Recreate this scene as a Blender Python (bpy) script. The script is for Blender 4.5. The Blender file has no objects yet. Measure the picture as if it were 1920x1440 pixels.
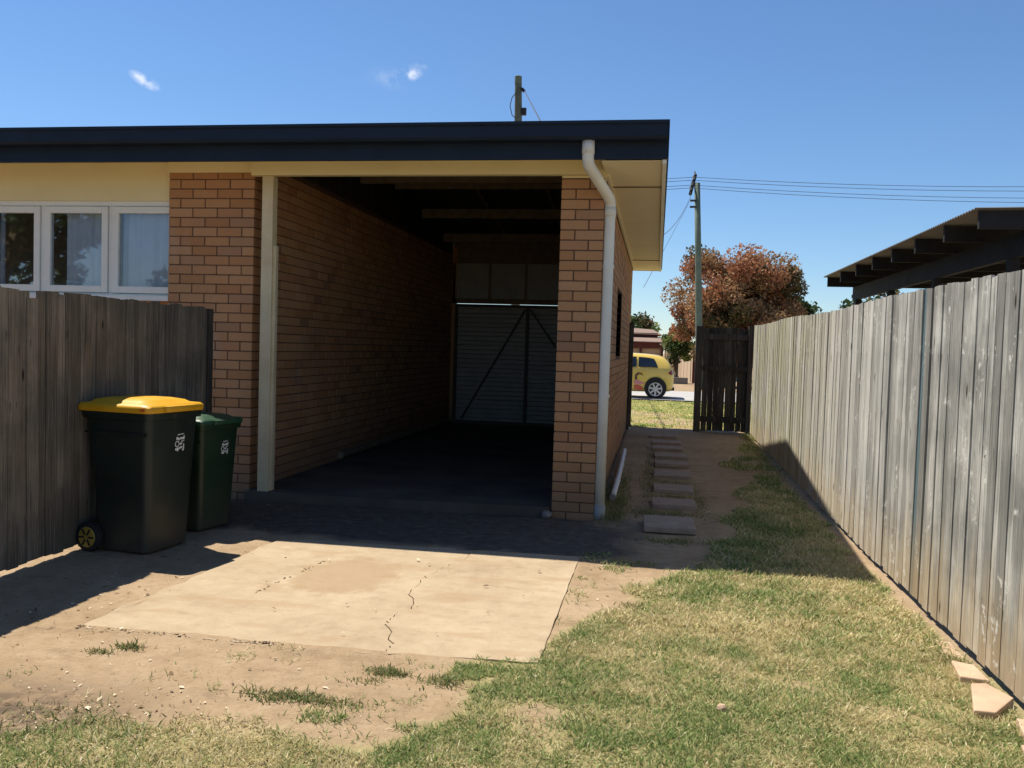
import bpy, math, random
import numpy as np
from mathutils import Vector, Matrix

random.seed(7)
RNG = np.random.default_rng(11)
scene = bpy.context.scene
col = scene.collection

# ------------------------------------------------------------------ camera
F_PX, ROLL, VP, CAM_H = 1640.0, 0.030, (1232.0, 660.0), 1.45
_d = np.array([(VP[0] - 960) / F_PX, (VP[1] - 720) / F_PX, 1.0]); _d /= np.linalg.norm(_d)
_u0 = np.array([math.sin(ROLL), -math.cos(ROLL), 0.0])
_u = np.array([_u0[0], _u0[1], -(_u0[0] * _d[0] + _u0[1] * _d[1]) / _d[2]]); _u /= np.linalg.norm(_u)
_x = np.cross(_d, _u)
_R = np.stack([_x, _d, _u], 1)
cam_data = bpy.data.cameras.new('camera')
cam_data.sensor_width = 36.0
cam_data.lens = F_PX / 1920 * 36.0
cam_data.clip_start = 0.05
cam_data.clip_end = 2000
cam = bpy.data.objects.new('camera', cam_data)
cam.matrix_world = Matrix(((_R[0, 0], -_R[1, 0], -_R[2, 0], 0), (_R[0, 1], -_R[1, 1], -_R[2, 1], 0),
                           (_R[0, 2], -_R[1, 2], -_R[2, 2], CAM_H), (0, 0, 0, 1)))
col.objects.link(cam)
scene.camera = cam

# ------------------------------------------------------------------ sun, sky, exposure
SUN_DIR = Vector((-0.395, 0.253, 0.883)).normalized()      # towards the sun
SUN_EL = math.asin(SUN_DIR.z)
SUN_AZ = math.atan2(SUN_DIR.x, SUN_DIR.y)                   # clockwise from +Y
world = bpy.data.worlds.new('World'); scene.world = world
world.use_nodes = True
wn, wl = world.node_tree.nodes, world.node_tree.links
wn.clear()
w_out = wn.new('ShaderNodeOutputWorld'); w_bg = wn.new('ShaderNodeBackground')
sky = wn.new('ShaderNodeTexSky'); sky.sky_type = 'NISHITA'; sky.sun_disc = False
sky.sun_elevation = SUN_EL; sky.sun_rotation = SUN_AZ
sky.altitude = 50; sky.air_density = 1.0; sky.dust_density = 0.0; sky.ozone_density = 8.0
w_bg.inputs['Strength'].default_value = 0.092
wl.new(w_bg.outputs[0], w_out.inputs[0])

def dir_of(px, py):
    v = _R.T @ np.array([(px - 960) / F_PX, (py - 720) / F_PX, 1.0])
    return Vector(v / np.linalg.norm(v))

def wmath(op, a, b=None, c=None):
    n = wn.new('ShaderNodeMath'); n.operation = op
    for i, v in enumerate((a, b, c)):
        if v is None: continue
        if isinstance(v, (int, float)): n.inputs[i].default_value = v
        else: wl.new(v, n.inputs[i])
    return n.outputs[0]

w_tc = wn.new('ShaderNodeTexCoord')
w_noise = wn.new('ShaderNodeTexNoise'); w_noise.inputs['Scale'].default_value = 90; w_noise.inputs['Detail'].default_value = 6
wl.new(w_tc.outputs['Generated'], w_noise.inputs['Vector'])

def wisp(pa, pb, half_w):
    """small cloud stretched between two directions in the sky"""
    a, b = dir_of(*pa), dir_of(*pb)
    c = ((a + b) / 2).normalized()
    t1 = (b - a); L = t1.length / 2 * 1.25; t1.normalize(); t2 = c.cross(t1).normalized()
    def dot(v):
        n = wn.new('ShaderNodeVectorMath'); n.operation = 'DOT_PRODUCT'
        wl.new(w_tc.outputs['Generated'], n.inputs[0]); n.inputs[1].default_value = v
        return n.outputs['Value']
    u = wmath('DIVIDE', dot(t1), L)
    v = wmath('DIVIDE', wmath('SUBTRACT', dot(t2), c.dot(t2)), half_w / F_PX)
    r2 = wmath('ADD', wmath('MULTIPLY', u, u), wmath('MULTIPLY', v, v))
    front = wmath('GREATER_THAN', dot(c), 0.5)
    core = wmath('MAXIMUM', wmath('SUBTRACT', 1.0, wmath('SQRT', r2)), 0.0)
    shaped = wmath('MULTIPLY', core, wmath('MULTIPLY_ADD', w_noise.outputs['Fac'], 6.5, -2.6))
    n = wn.new('ShaderNodeClamp'); wl.new(wmath('MULTIPLY', shaped, front), n.inputs[0])
    return n.outputs[0]

masks = [wmath('MULTIPLY', wisp((245, 136), (296, 166), 11), 0.62),
         wmath('MULTIPLY', wisp((742, 150), (796, 126), 15), 0.55),
         wmath('MULTIPLY', wisp((690, 140), (770, 152), 22), 0.10)]
m_all = wmath('MAXIMUM', wmath('MAXIMUM', masks[0], masks[1]), masks[2])
w_mix = wn.new('ShaderNodeMix'); w_mix.data_type = 'RGBA'
w_sat = wn.new('ShaderNodeHueSaturation'); w_sat.inputs['Saturation'].default_value = 1.03; wl.new(sky.outputs[0], w_sat.inputs['Color'])
wl.new(m_all, w_mix.inputs['Factor']); wl.new(w_sat.outputs[0], w_mix.inputs['A'])
w_mix.inputs['B'].default_value = (9.0, 9.1, 9.4, 1)
wl.new(w_mix.outputs['Result'], w_bg.inputs['Color'])

sun_data = bpy.data.lights.new('sun', 'SUN')
sun_data.energy = 5.0; sun_data.angle = math.radians(0.53); sun_data.color = (1.0, 0.93, 0.82)
sun = bpy.data.objects.new('sun', sun_data)
sun.rotation_euler = SUN_DIR.to_track_quat('Z', 'Y').to_euler(); sun.location = (-8, 5, 18)
col.objects.link(sun)

scene.view_settings.view_transform = 'Standard'
scene.view_settings.look = 'None'
scene.view_settings.exposure = 0.5
scene.view_settings.gamma = 1.0
scene.view_settings.use_curve_mapping = False
scene.cycles.max_bounces = 8
scene.cycles.diffuse_bounces = 4
scene.cycles.transparent_max_bounces = 12

# ------------------------------------------------------------------ helpers
def base_of(o):
    p = Vector((0, 0, 0))
    while o is not None:
        p += o.location; o = o.parent
    return p

class MB:
    """collects faces in world coordinates, builds ONE mesh object"""
    def __init__(self): self.v, self.f = [], []
    def add(self, verts, faces):
        n = len(self.v); self.v += [tuple(p) for p in verts]
        self.f += [tuple(i + n for i in f) for f in faces]; return self
    def box(self, x0, x1, y0, y1, z0, z1):
        return self.add([(x0, y0, z0), (x1, y0, z0), (x1, y1, z0), (x0, y1, z0), (x0, y0, z1), (x1, y0, z1), (x1, y1, z1), (x0, y1, z1)],
                        [(0, 3, 2, 1), (4, 5, 6, 7), (0, 1, 5, 4), (1, 2, 6, 5), (2, 3, 7, 6), (3, 0, 4, 7)])
    def cbox(self, x0, x1, y0, y1, z0, z1, b):
        """box with chamfered edges (24 verts)"""
        X, Y, Z = (x0, x1), (y0, y1), (z0, z1); V = []; idx = {}
        for i in (0, 1):
            for j in (0, 1):
                for k in (0, 1):
                    sx, sy, sz = (1, -1)[i], (1, -1)[j], (1, -1)[k]
                    for a in range(3):
                        p = [X[i] + sx * b, Y[j] + sy * b, Z[k] + sz * b]; p[a] = (X[i], Y[j], Z[k])[a]
                        idx[(i, j, k, a)] = len(V); V.append(p)
        Fc = []
        for a in range(3):
            o1, o2 = [q for q in range(3) if q != a]
            for s in (0, 1):
                q = []
                for (u, w) in ((0, 0), (1, 0), (1, 1), (0, 1)):
                    c = [0, 0, 0]; c[a] = s; c[o1] = u; c[o2] = w; q.append(idx[(*c, a)])
                Fc.append(q if (s == 1) == (a != 1) else q[::-1])
        for a in range(3):
            o1, o2 = [q for q in range(3) if q != a]
            for u in (0, 1):
                for w in (0, 1):
                    q = []
                    for (s, fa) in ((0, o1), (1, o1), (1, o2), (0, o2)):
                        c = [0, 0, 0]; c[a] = s; c[o1] = u; c[o2] = w; q.append(idx[(*c, fa)])
                    Fc.append(q)
        for i in (0, 1):
            for j in (0, 1):
                for k in (0, 1): Fc.append([idx[(i, j, k, a)] for a in range(3)])
        return self.add(V, Fc)
    def bar(self, a, b, w, h, up=(0, 0, 1)):
        a, b = Vector(a), Vector(b); d = (b - a).normalized(); s = d.cross(Vector(up)).normalized(); t = s.cross(d)
        V = [p + s * sx * w / 2 + t * sz * h / 2 for p in (a, b) for sx, sz in ((-1, -1), (1, -1), (1, 1), (-1, 1))]
        return self.add(V, [(3, 2, 1, 0), (4, 5, 6, 7), (0, 1, 5, 4), (1, 2, 6, 5), (2, 3, 7, 6), (3, 0, 4, 7)])
    def tube(self, pts, rad, n=10, caps=True):
        pts = [Vector(p) for p in pts]; R = rad if isinstance(rad, (list, tuple)) else [rad] * len(pts)
        V, Fc = [], []; prev = None
        for i, p in enumerate(pts):
            d = (pts[min(i + 1, len(pts) - 1)] - pts[max(i - 1, 0)]).normalized()
            if prev is None: s = d.cross(Vector((0, 0, 1)) if abs(d.z) < 0.95 else Vector((0, 1, 0))).normalized()
            else: s = (prev - d * prev.dot(d)).normalized()
            prev = s; t = d.cross(s)
            for k in range(n):
                a = 2 * math.pi * k / n; V.append(p + (s * math.cos(a) + t * math.sin(a)) * R[i])
        for i in range(len(pts) - 1):
            for k in range(n):
                k2 = (k + 1) % n; Fc.append((i * n + k, i * n + k2, (i + 1) * n + k2, (i + 1) * n + k))
        if caps: Fc += [tuple(range(n))[::-1], tuple(range((len(pts) - 1) * n, len(pts) * n))]
        return self.add(V, Fc)
    def prism(self, poly, z0, z1):
        n = len(poly); V = [(x, y, z0) for x, y in poly] + [(x, y, z1) for x, y in poly]
        return self.add(V, [tuple(range(n))[::-1], tuple(range(n, 2 * n))] + [(i, (i + 1) % n, n + (i + 1) % n, n + i) for i in range(n)])
    def prism_x(self, poly, x0, x1):
        n = len(poly); V = [(x0, y, z) for y, z in poly] + [(x1, y, z) for y, z in poly]
        return self.add(V, [tuple(range(n)), tuple(range(n, 2 * n))[::-1]] + [(i, n + i, n + (i + 1) % n, (i + 1) % n) for i in range(n)])
    def prism_y(self, poly, y0, y1):
        n = len(poly); V = [(x, y0, z) for x, z in poly] + [(x, y1, z) for x, z in poly]
        return self.add(V, [tuple(range(n))[::-1], tuple(range(n, 2 * n))] + [(i, (i + 1) % n, n + (i + 1) % n, n + i) for i in range(n)])
    def mesh(self, name, off=(0, 0, 0), smooth=False):
        me = bpy.data.meshes.new(name); o = Vector(off)
        me.from_pydata([tuple(Vector(p) - o) for p in self.v], [], self.f)
        import bmesh as _b
        bm = _b.new(); bm.from_mesh(me); _b.ops.recalc_face_normals(bm, faces=bm.faces); bm.to_mesh(me); bm.free()
        if smooth: me.shade_smooth() if hasattr(me, 'shade_smooth') else None
        me.update(); return me
    def build(self, name, m, parent=None, smooth=False, bevel=0):
        me = self.mesh(name, base_of(parent) if parent else (0, 0, 0), smooth)
        if m: me.materials.append(m)
        o = bpy.data.objects.new(name, me); col.objects.link(o); o.parent = parent
        if bevel:
            md = o.modifiers.new('bevel', 'BEVEL'); md.width = bevel; md.segments = 2; md.limit_method = 'ANGLE'; md.angle_limit = math.radians(40)
        return o

def np_mesh(name, V, tris, m, cols=None, parent=None):
    me = bpy.data.meshes.new(name)
    V = np.asarray(V, np.float32); T = np.asarray(tris, np.int32); k = T.shape[1]
    me.vertices.add(len(V)); me.vertices.foreach_set('co', V.ravel())
    me.loops.add(T.size); me.loops.foreach_set('vertex_index', T.ravel())
    me.polygons.add(len(T)); me.polygons.foreach_set('loop_start', np.arange(0, T.size, k, dtype=np.int32))
    me.polygons.foreach_set('loop_total', np.full(len(T), k, np.int32))
    me.update(calc_edges=True)
    if cols is not None:
        at = me.attributes.new('col', 'FLOAT_COLOR', 'POINT')
        c = np.ones((len(V), 4), np.float32); c[:, :3] = cols; at.data.foreach_set('color', c.ravel())
    if m: me.materials.append(m)
    o = bpy.data.objects.new(name, me); col.objects.link(o)
    if parent is not None: o.parent = parent
    return o

def tag(o, label=None, cat=None, group=None, kind=None):
    if label: o['label'] = label
    if cat: o['category'] = cat
    if group: o['group'] = group
    if kind: o['kind'] = kind
    return o

def thing(name, loc, label, cat, group=None):
    o = bpy.data.objects.new(name, None); o.location = loc; o.empty_display_size = 0.2
    col.objects.link(o); return tag(o, label, cat, group)

def inst(name, me, loc, parent, rot=(0, 0, 0), scale=(1, 1, 1)):
    o = bpy.data.objects.new(name, me); col.objects.link(o); o.parent = parent
    b = base_of(parent) if parent else Vector((0, 0, 0))
    o.location = Vector(loc) - b; o.rotation_euler = rot; o.scale = scale
    return o

# value noise for layout
def vnoise(x, y, seed=0):
    x = np.asarray(x, float); y = np.asarray(y, float)
    xi, yi = np.floor(x).astype(np.int64), np.floor(y).astype(np.int64); fx, fy = x - xi, y - yi
    fx = fx * fx * (3 - 2 * fx); fy = fy * fy * (3 - 2 * fy)
    def h(a, b):
        n = (a * 374761393 + b * 668265263 + seed * 1442695041) & 0x7fffffff
        n = ((n ^ (n >> 13)) * 1274126177) & 0x7fffffff
        return ((n ^ (n >> 16)) & 0xffff) / 65535.0
    return (h(xi, yi) * (1 - fx) + h(xi + 1, yi) * fx) * (1 - fy) + (h(xi, yi + 1) * (1 - fx) + h(xi + 1, yi + 1) * fx) * fy
def fbm(x, y, s, seed=0, o=3):
    r = 0; a = 0.5; t = 0
    for i in range(o):
        r = r + a * vnoise(np.asarray(x) * s, np.asarray(y) * s, seed + i * 17); t += a; a *= 0.5; s *= 2.03
    return r / t
def inside(px, py, poly):
    r = np.zeros(np.shape(px), bool); n = len(poly); j = n - 1
    for i in range(n):
        xi, yi = poly[i]; xj, yj = poly[j]
        c = ((yi > py) != (yj > py)) & (px < (xj - xi) * (py - yi) / (yj - yi + 1e-12) + xi)
        r ^= c; j = i
    return r

# ------------------------------------------------------------------ materials
class NT:
    def __init__(self, name):
        self.m = bpy.data.materials.new(name); self.m.use_nodes = True
        self.n, self.l = self.m.node_tree.nodes, self.m.node_tree.links
        self.bsdf = self.n['Principled BSDF']; self.out = self.n['Material Output']
    def new(self, t, **kw):
        n = self.n.new('ShaderNode' + t)
        for k, v in kw.items(): setattr(n, k, v)
        return n
    def set(self, inp, v):
        if hasattr(v, 'is_output'): self.l.new(v, inp)
        elif isinstance(v, tuple) and len(v) == 3 and inp.type == 'RGBA': inp.default_value = (*v, 1)
        else: inp.default_value = v
    def coord(self, kind='Object', scale=(1, 1, 1), rand=False):
        tc = self.new('TexCoord'); mp = self.new('Mapping'); mp.inputs['Scale'].default_value = scale
        if kind == 'World': g = self.new('NewGeometry'); src = g.outputs['Position']
        else: src = tc.outputs[kind]
        self.l.new(src, mp.inputs['Vector'])
        if rand:
            oi = self.new('ObjectInfo'); v = self.new('Math', operation='MULTIPLY'); self.l.new(oi.outputs['Random'], v.inputs[0]); v.inputs[1].default_value = 57.0
            cb = self.new('CombineXYZ'); [self.l.new(v.outputs[0], cb.inputs[i]) for i in range(3)]
            self.l.new(cb.outputs[0], mp.inputs['Location'])
        return mp.outputs[0]
    def noise(self, vec, scale, detail=4, rough=0.55):
        n = self.new('TexNoise'); self.l.new(vec, n.inputs['Vector'])
        n.inputs['Scale'].default_value = scale; n.inputs['Detail'].default_value = detail; n.inputs['Roughness'].default_value = rough
        return n.outputs['Fac']
    def math(self, op, a, b=0.0, c=None, clamp=False):
        n = self.new('Math', operation=op); n.use_clamp = clamp
        self.set(n.inputs[0], a); self.set(n.inputs[1], b)
        if c is not None: self.set(n.inputs[2], c)
        return n.outputs[0]
    def ramp(self, fac, stops):
        n = self.new('ValToRGB'); cr = n.color_ramp
        while len(cr.elements) > 1: cr.elements.remove(cr.elements[-1])
        for i, (p, c) in enumerate(stops):
            e = cr.elements[0] if i == 0 else cr.elements.new(p)
            e.position = p; e.color = (*c, 1) if len(c) == 3 else c
        self.l.new(fac, n.inputs[0]); return n.outputs['Color']
    def step(self, v, lo, hi):
        n = self.new('MapRange'); n.interpolation_type = 'SMOOTHSTEP'
        self.set(n.inputs['Value'], v); n.inputs['From Min'].default_value = lo; n.inputs['From Max'].default_value = hi
        return n.outputs['Result']
    def mix(self, fac, a, b, mode='MIX'):
        n = self.new('Mix', data_type='RGBA', blend_type=mode)
        self.set(n.inputs['Factor'], fac); self.set(n.inputs['A'], a); self.set(n.inputs['B'], b)
        return n.outputs['Result']
    def bump(self, h, strength=0.3, dist=0.01):
        n = self.new('Bump'); n.inputs['Strength'].default_value = strength; n.inputs['Distance'].default_value = dist
        self.l.new(h, n.inputs['Height']); self.l.new(n.outputs[0], self.bsdf.inputs['Normal'])
    def done(self, color=None, rough=0.8, metal=0.0, spec=0.3):
        if color is not None: self.set(self.bsdf.inputs['Base Color'], color)
        self.set(self.bsdf.inputs['Roughness'], rough); self.bsdf.inputs['Metallic'].default_value = metal
        self.bsdf.inputs['Specular IOR Level'].default_value = spec
        return self.m

def mottled(name, c0, c1, scale=8, rough=0.8, bump=0.15, kind='World', spec=0.3, metal=0, dist=0.004):
    t = NT(name); v = t.coord(kind); f = t.noise(v, scale, 6)
    t.bump(t.noise(v, scale * 7, 4), bump, dist)
    return t.done(t.ramp(f, [(0.3, c0), (0.7, c1)]), rough, metal, spec)

def brick_material(name, per_island):
    t = NT(name)
    if per_island: r = t.new('NewGeometry').outputs['Random Per Island']
    else: r = t.new('ObjectInfo').outputs['Random']
    v = t.coord('World')
    c = t.ramp(r, [(0.0, (0.40, 0.195, 0.085)), (0.2, (0.47, 0.245, 0.112)), (0.45, (0.51, 0.285, 0.138)), (0.7, (0.45, 0.230, 0.115)), (0.9, (0.53, 0.300, 0.155)), (1.0, (0.30, 0.165, 0.095))])
    f = t.noise(v, 22, 5); c = t.mix(t.math('MULTIPLY', f, 0.3), c, (0.24, 0.135, 0.085))
    f2 = t.noise(v, 1.1, 4); c = t.mix(t.step(f2, 0.52, 0.75), c, t.mix(0.35, c, (0.24, 0.16, 0.11)))
    sz = t.new('SeparateXYZ'); t.l.new(v, sz.inputs[0])
    splash = t.math('SUBTRACT', 1.0, t.step(t.math('ADD', sz.outputs['Z'], t.math('MULTIPLY_ADD', f2, 0.7, -0.35)), 0.05, 0.55))
    c = t.mix(t.math('MULTIPLY', splash, 0.55), c, (0.17, 0.125, 0.085))
    salt = t.math('MULTIPLY', t.step(t.noise(t.coord('World', (1, 1, 0.35)), 3.2, 5), 0.60, 0.74), 0.22); c = t.mix(salt, c, (0.50, 0.42, 0.34))
    t.bump(t.noise(v, 140, 3), 0.35, 0.003)
    return t.done(c, 0.9, 0, 0.15)
M = {}
M['brick'] = brick_material('brick_face', False)
M['brick_mass'] = brick_material('brick_mass', True)
M['mortar'] = mottled('mortar', (0.10, 0.055, 0.034), (0.15, 0.088, 0.056), 14, 0.95, 0.4)
M['cream'] = mottled('cream_paint', (0.76, 0.66, 0.37), (0.82, 0.72, 0.43), 2.2, 0.55, 0.05)
M['soffit'] = mottled('cream_soffit_sheet', (0.80, 0.68, 0.43), (0.84, 0.74, 0.50), 1.6, 0.6, 0.05)
M['post_paint'] = mottled('weathered_cream_paint', (0.58, 0.48, 0.29), (0.70, 0.60, 0.39), 6, 0.6, 0.2)
M['white'] = mottled('white_frame_paint', (0.74, 0.75, 0.69), (0.82, 0.83, 0.77), 5, 0.45, 0.05)
M['navy'] = mottled('navy_painted_metal', (0.010, 0.019, 0.036), (0.014, 0.026, 0.048), 3, 0.55, 0.02, spec=0.2)
M['pvc'] = mottled('aged_white_pvc', (0.66, 0.64, 0.55), (0.80, 0.79, 0.71), 3.5, 0.45, 0.05)
M['pvc_white'] = mottled('white_pvc', (0.60, 0.60, 0.57), (0.74, 0.74, 0.72), 6, 0.4, 0.05)
M['pvc_grey'] = mottled('dirty_pvc', (0.22, 0.23, 0.22), (0.34, 0.35, 0.33), 10, 0.6, 0.1)
M['roof'] = mottled('pale_metal_roof', (0.55, 0.57, 0.56), (0.66, 0.67, 0.65), 2, 0.45, 0.02, spec=0.5)
M['timber'] = mottled('raw_roof_timber', (0.16, 0.12, 0.08), (0.24, 0.19, 0.13), 9, 0.85, 0.2)
M['sheet_dark'] = mottled('zinc_sheet', (0.27, 0.28, 0.275), (0.35, 0.36, 0.355), 4, 0.5, 0.05, spec=0.5)
M['steel_dark'] = mottled('dark_steel', (0.03, 0.03, 0.03), (0.05, 0.05, 0.05), 6, 0.5, 0.05)
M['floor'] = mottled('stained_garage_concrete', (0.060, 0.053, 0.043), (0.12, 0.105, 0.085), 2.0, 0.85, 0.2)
M['curtain'] = mottled('sheer_curtain', (0.70, 0.72, 0.76), (0.80, 0.82, 0.85), 3, 0.9, 0.05)
M['room'] = mottled('dim_room', (0.10, 0.09, 0.08), (0.14, 0.13, 0.12), 2, 0.9, 0.02)
M['paver'] = mottled('pinkish_paver', (0.27, 0.205, 0.155), (0.37, 0.29, 0.225), 9, 0.9, 0.35)
M['paver_pale'] = mottled('pale_sandstone_paver', (0.44, 0.30, 0.20), (0.56, 0.40, 0.27), 7, 0.9, 0.35)
M['stone_grey'] = mottled('grey_lump', (0.16, 0.15, 0.14), (0.28, 0.26, 0.24), 12, 0.95, 0.5)
M['bark'] = mottled('bark', (0.06, 0.045, 0.035), (0.12, 0.09, 0.07), 9, 0.95, 0.6)
M['pole_green'] = mottled('treated_pole', (0.10, 0.135, 0.10), (0.17, 0.20, 0.15), 4, 0.85, 0.3)
M['pole_dark'] = mottled('grey_pole', (0.075, 0.085, 0.065), (0.13, 0.14, 0.11), 4, 0.85, 0.3)
M['wire'] = mottled('wire', (0.05, 0.06, 0.08), (0.07, 0.08, 0.10), 5, 0.6, 0)
M['porcelain'] = mottled('insulator', (0.30, 0.28, 0.26), (0.42, 0.40, 0.38), 8, 0.3, 0)
M['black'] = mottled('black_plastic', (0.012, 0.012, 0.013), (0.02, 0.02, 0.022), 6, 0.5, 0.05)
M['asphalt'] = mottled('pale_worn_road', (0.36, 0.35, 0.33), (0.46, 0.44, 0.41), 2.5, 0.9, 0.2)
M['maroon'] = mottled('maroon_paint', (0.085, 0.020, 0.018), (0.12, 0.03, 0.026), 4, 0.6, 0.02)
M['tile_brown'] = mottled('brown_roof', (0.21, 0.14, 0.10), (0.29, 0.20, 0.15), 5, 0.8, 0.1)
M['cream_steel'] = mottled('cream_steel_fence', (0.52, 0.40, 0.22), (0.60, 0.47, 0.28), 3, 0.6, 0.02)
M['brick_pale'] = mottled('pale_brick', (0.46, 0.34, 0.22), (0.55, 0.42, 0.29), 20, 0.9, 0.1)
M['grey_roof'] = mottled('grey_shed_metal', (0.28, 0.27, 0.25), (0.40, 0.39, 0.37), 4, 0.6, 0.02)
M['carport_timber'] = mottled('dark_carport_timber', (0.013, 0.014, 0.015), (0.024, 0.025, 0.026), 6, 0.8, 0.1)
M['carport_sheet'] = mottled('carport_roof_sheet', (0.13, 0.13, 0.125), (0.19, 0.19, 0.18), 3, 0.5, 0.05)

def bin_plastic(name, c0, c1):
    t = NT(name); v = t.coord('World'); f = t.noise(v, 5, 5)
    c = t.ramp(f, [(0.35, c0), (0.7, c1)])
    sz = t.new('SeparateXYZ'); t.l.new(v, sz.inputs[0])
    dust = t.math('MULTIPLY', t.math('SUBTRACT', 1.0, t.step(t.math('ADD', sz.outputs['Z'], t.math('MULTIPLY_ADD', f, 0.5, -0.25)), 0.0, 0.45)), 0.16)
    dust = t.math('ADD', dust, t.math('MULTIPLY', t.step(t.noise(t.coord('World', (3, 3, 0.7)), 6, 6, 0.7), 0.58, 0.72), 0.10))
    c = t.mix(dust, c, (0.26, 0.20, 0.14))
    t.bump(t.noise(v, 180, 2), 0.05, 0.002)
    return t.done(c, t.math('MULTIPLY_ADD', f, 0.25, 0.30), 0, 0.4)
M['bin_dark'] = bin_plastic('dark_green_bin_plastic', (0.010, 0.018, 0.014), (0.016, 0.025, 0.020))
M['bin_green'] = bin_plastic('green_bin_plastic', (0.010, 0.028, 0.014), (0.014, 0.037, 0.018))
M['lid_yellow'] = bin_plastic('yellow_lid_plastic', (0.66, 0.33, 0.012), (0.75, 0.40, 0.02))
M['lid_green'] = bin_plastic('green_lid_plastic', (0.016, 0.060, 0.028), (0.022, 0.075, 0.035))
M['hub_yellow'] = bin_plastic('yellow_wheel_plastic', (0.36, 0.24, 0.02), (0.44, 0.30, 0.03))
M['rubber'] = mottled('rubber', (0.015, 0.015, 0.015), (0.025, 0.025, 0.025), 10, 0.8, 0.1)
M['print_white'] = mottled('white_print', (0.55, 0.57, 0.57), (0.68, 0.70, 0.70), 60, 0.6, 0)
M['print_red'] = mottled('orange_red_sticker', (0.65, 0.10, 0.02), (0.75, 0.16, 0.03), 20, 0.5, 0)

def wood(name, ramp_cols, stain=None, lichen=None, scuff=0.0, rough=0.9, bump=0.5, nails=(0.30, 1.0, 1.42), mould=None):
    t = NT(name); v = t.coord('Object', (34, 34, 1.4), rand=True); v2 = t.coord('Object', (9, 9, 0.9), rand=True); w = t.coord('World')
    g1 = t.noise(v, 1.6, 7, 0.68); g2 = t.noise(v2, 1.0, 4)
    f = t.math('MULTIPLY_ADD', g1, 0.62, t.math('MULTIPLY', g2, 0.38))
    rnd = t.new('ObjectInfo').outputs['Random']
    f = t.math('ADD', f, t.math('MULTIPLY_ADD', rnd, 0.24, -0.11))
    c = t.ramp(f, ramp_cols)
    hv = t.new('SeparateXYZ'); t.l.new(w, hv.inputs[0])
    if lichen:
        far = t.step(hv.outputs['Y'], lichen[1], lichen[2])
        c = t.mix(t.math('MULTIPLY', far, t.step(t.noise(w, 3.0, 4), 0.30, 0.62)), c, t.mix(0.6, c, lichen[0]))
    if mould:
        near = t.math('SUBTRACT', 1.0, t.step(t.math('ADD', hv.outputs['Y'], t.math('MULTIPLY_ADD', t.noise(w, 1.2, 3), 3.0, -1.5)), mould[1], mould[2]))
        mf = t.math('MULTIPLY', near, t.step(t.math('MULTIPLY_ADD', t.noise(w, 2.6, 5), 0.5, t.math('MULTIPLY', g1, 0.5)), 0.40, 0.60))
        c = t.mix(t.math('MULTIPLY', mf, 0.8), c, mould[0])
    fine = t.noise(t.coord('Object', (150, 150, 2.2), rand=True), 1.0, 5, 0.7)
    c = t.mix(t.math('MULTIPLY', t.math('SUBTRACT', 1.0, t.step(fine, 0.36, 0.52)), 0.7), c, t.mix(0.75, c, (0.02, 0.018, 0.015)))
    c = t.mix(t.math('MULTIPLY', t.step(fine, 0.56, 0.68), 0.40), c, t.mix(0.6, c, (0.70, 0.68, 0.62)))
    if stain:
        h = t.math('ADD', hv.outputs['Z'], t.math('MULTIPLY_ADD', t.noise(v2, 1.3, 4), 0.9, -0.45))
        s = t.math('SUBTRACT', 1.0, t.step(h, stain[1], stain[2]))
        c = t.mix(t.math('MULTIPLY', s, 0.62), c, t.mix(0.6, c, stain[0]))
    kn = t.new('TexVoronoi'); kv = t.coord('Object', (7, 7, 2.1), rand=True); t.l.new(kv, kn.inputs['Vector']); kn.inputs['Scale'].default_value = 1.0
    c = t.mix(t.math('SUBTRACT', 1.0, t.step(kn.outputs['Distance'], 0.03, 0.11)), c, (0.03, 0.022, 0.015))
    ov = t.coord('Object'); os_ = t.new('SeparateXYZ'); t.l.new(ov, os_.inputs[0])
    for zr in nails:
        dy = t.math('ABSOLUTE', t.math('SUBTRACT', t.math('ABSOLUTE', os_.outputs['Y']), 0.026)); dz = t.math('SUBTRACT', zr, os_.outputs['Z'])
        run = t.math('MULTIPLY', t.math('SUBTRACT', 1.0, t.step(dy, 0.002, 0.007)), t.math('MULTIPLY', t.step(dz, -0.008, 0.0), t.math('SUBTRACT', 1.0, t.step(dz, 0.005, 0.09))))
        c = t.mix(t.math('MULTIPLY', t.math('MULTIPLY', run, 0.75), t.step(t.noise(t.coord('World', (1, 1, 0.4)), 9, 2), 0.50, 0.62)), c, (0.045, 0.036, 0.028))
    if scuff:
        sv = t.coord('World', (1, 3.0, 2.2)); sc = t.math('MULTIPLY', t.step(t.noise(sv, 2.2, 3), 0.56, 0.66), t.step(t.noise(w, 24, 5, 0.7), 0.50, 0.60))
        c = t.mix(t.math('MULTIPLY', sc, scuff), c, (0.62, 0.60, 0.54))
    t.bump(t.math('MULTIPLY_ADD', fine, 0.6, t.math('MULTIPLY', g1, 0.4)), bump * 0.6, 0.004)
    return t.done(c, rough, 0, 0.15)
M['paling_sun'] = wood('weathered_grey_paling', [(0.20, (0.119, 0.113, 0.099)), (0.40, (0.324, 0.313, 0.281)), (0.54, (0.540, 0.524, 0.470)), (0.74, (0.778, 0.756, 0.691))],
                       stain=((0.56, 0.38, 0.16), 0.10, 0.62), lichen=((0.46, 0.45, 0.27), 6.5, 11.5), scuff=0.9, mould=((0.17, 0.168, 0.152), 4.6, 8.0))
M['paling_blue'] = wood('blue_stained_paling', [(0.3, (0.06, 0.10, 0.115)), (0.5, (0.12, 0.19, 0.21)), (0.75, (0.24, 0.31, 0.32))], stain=((0.50, 0.33, 0.13), 0.10, 0.6))
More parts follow.
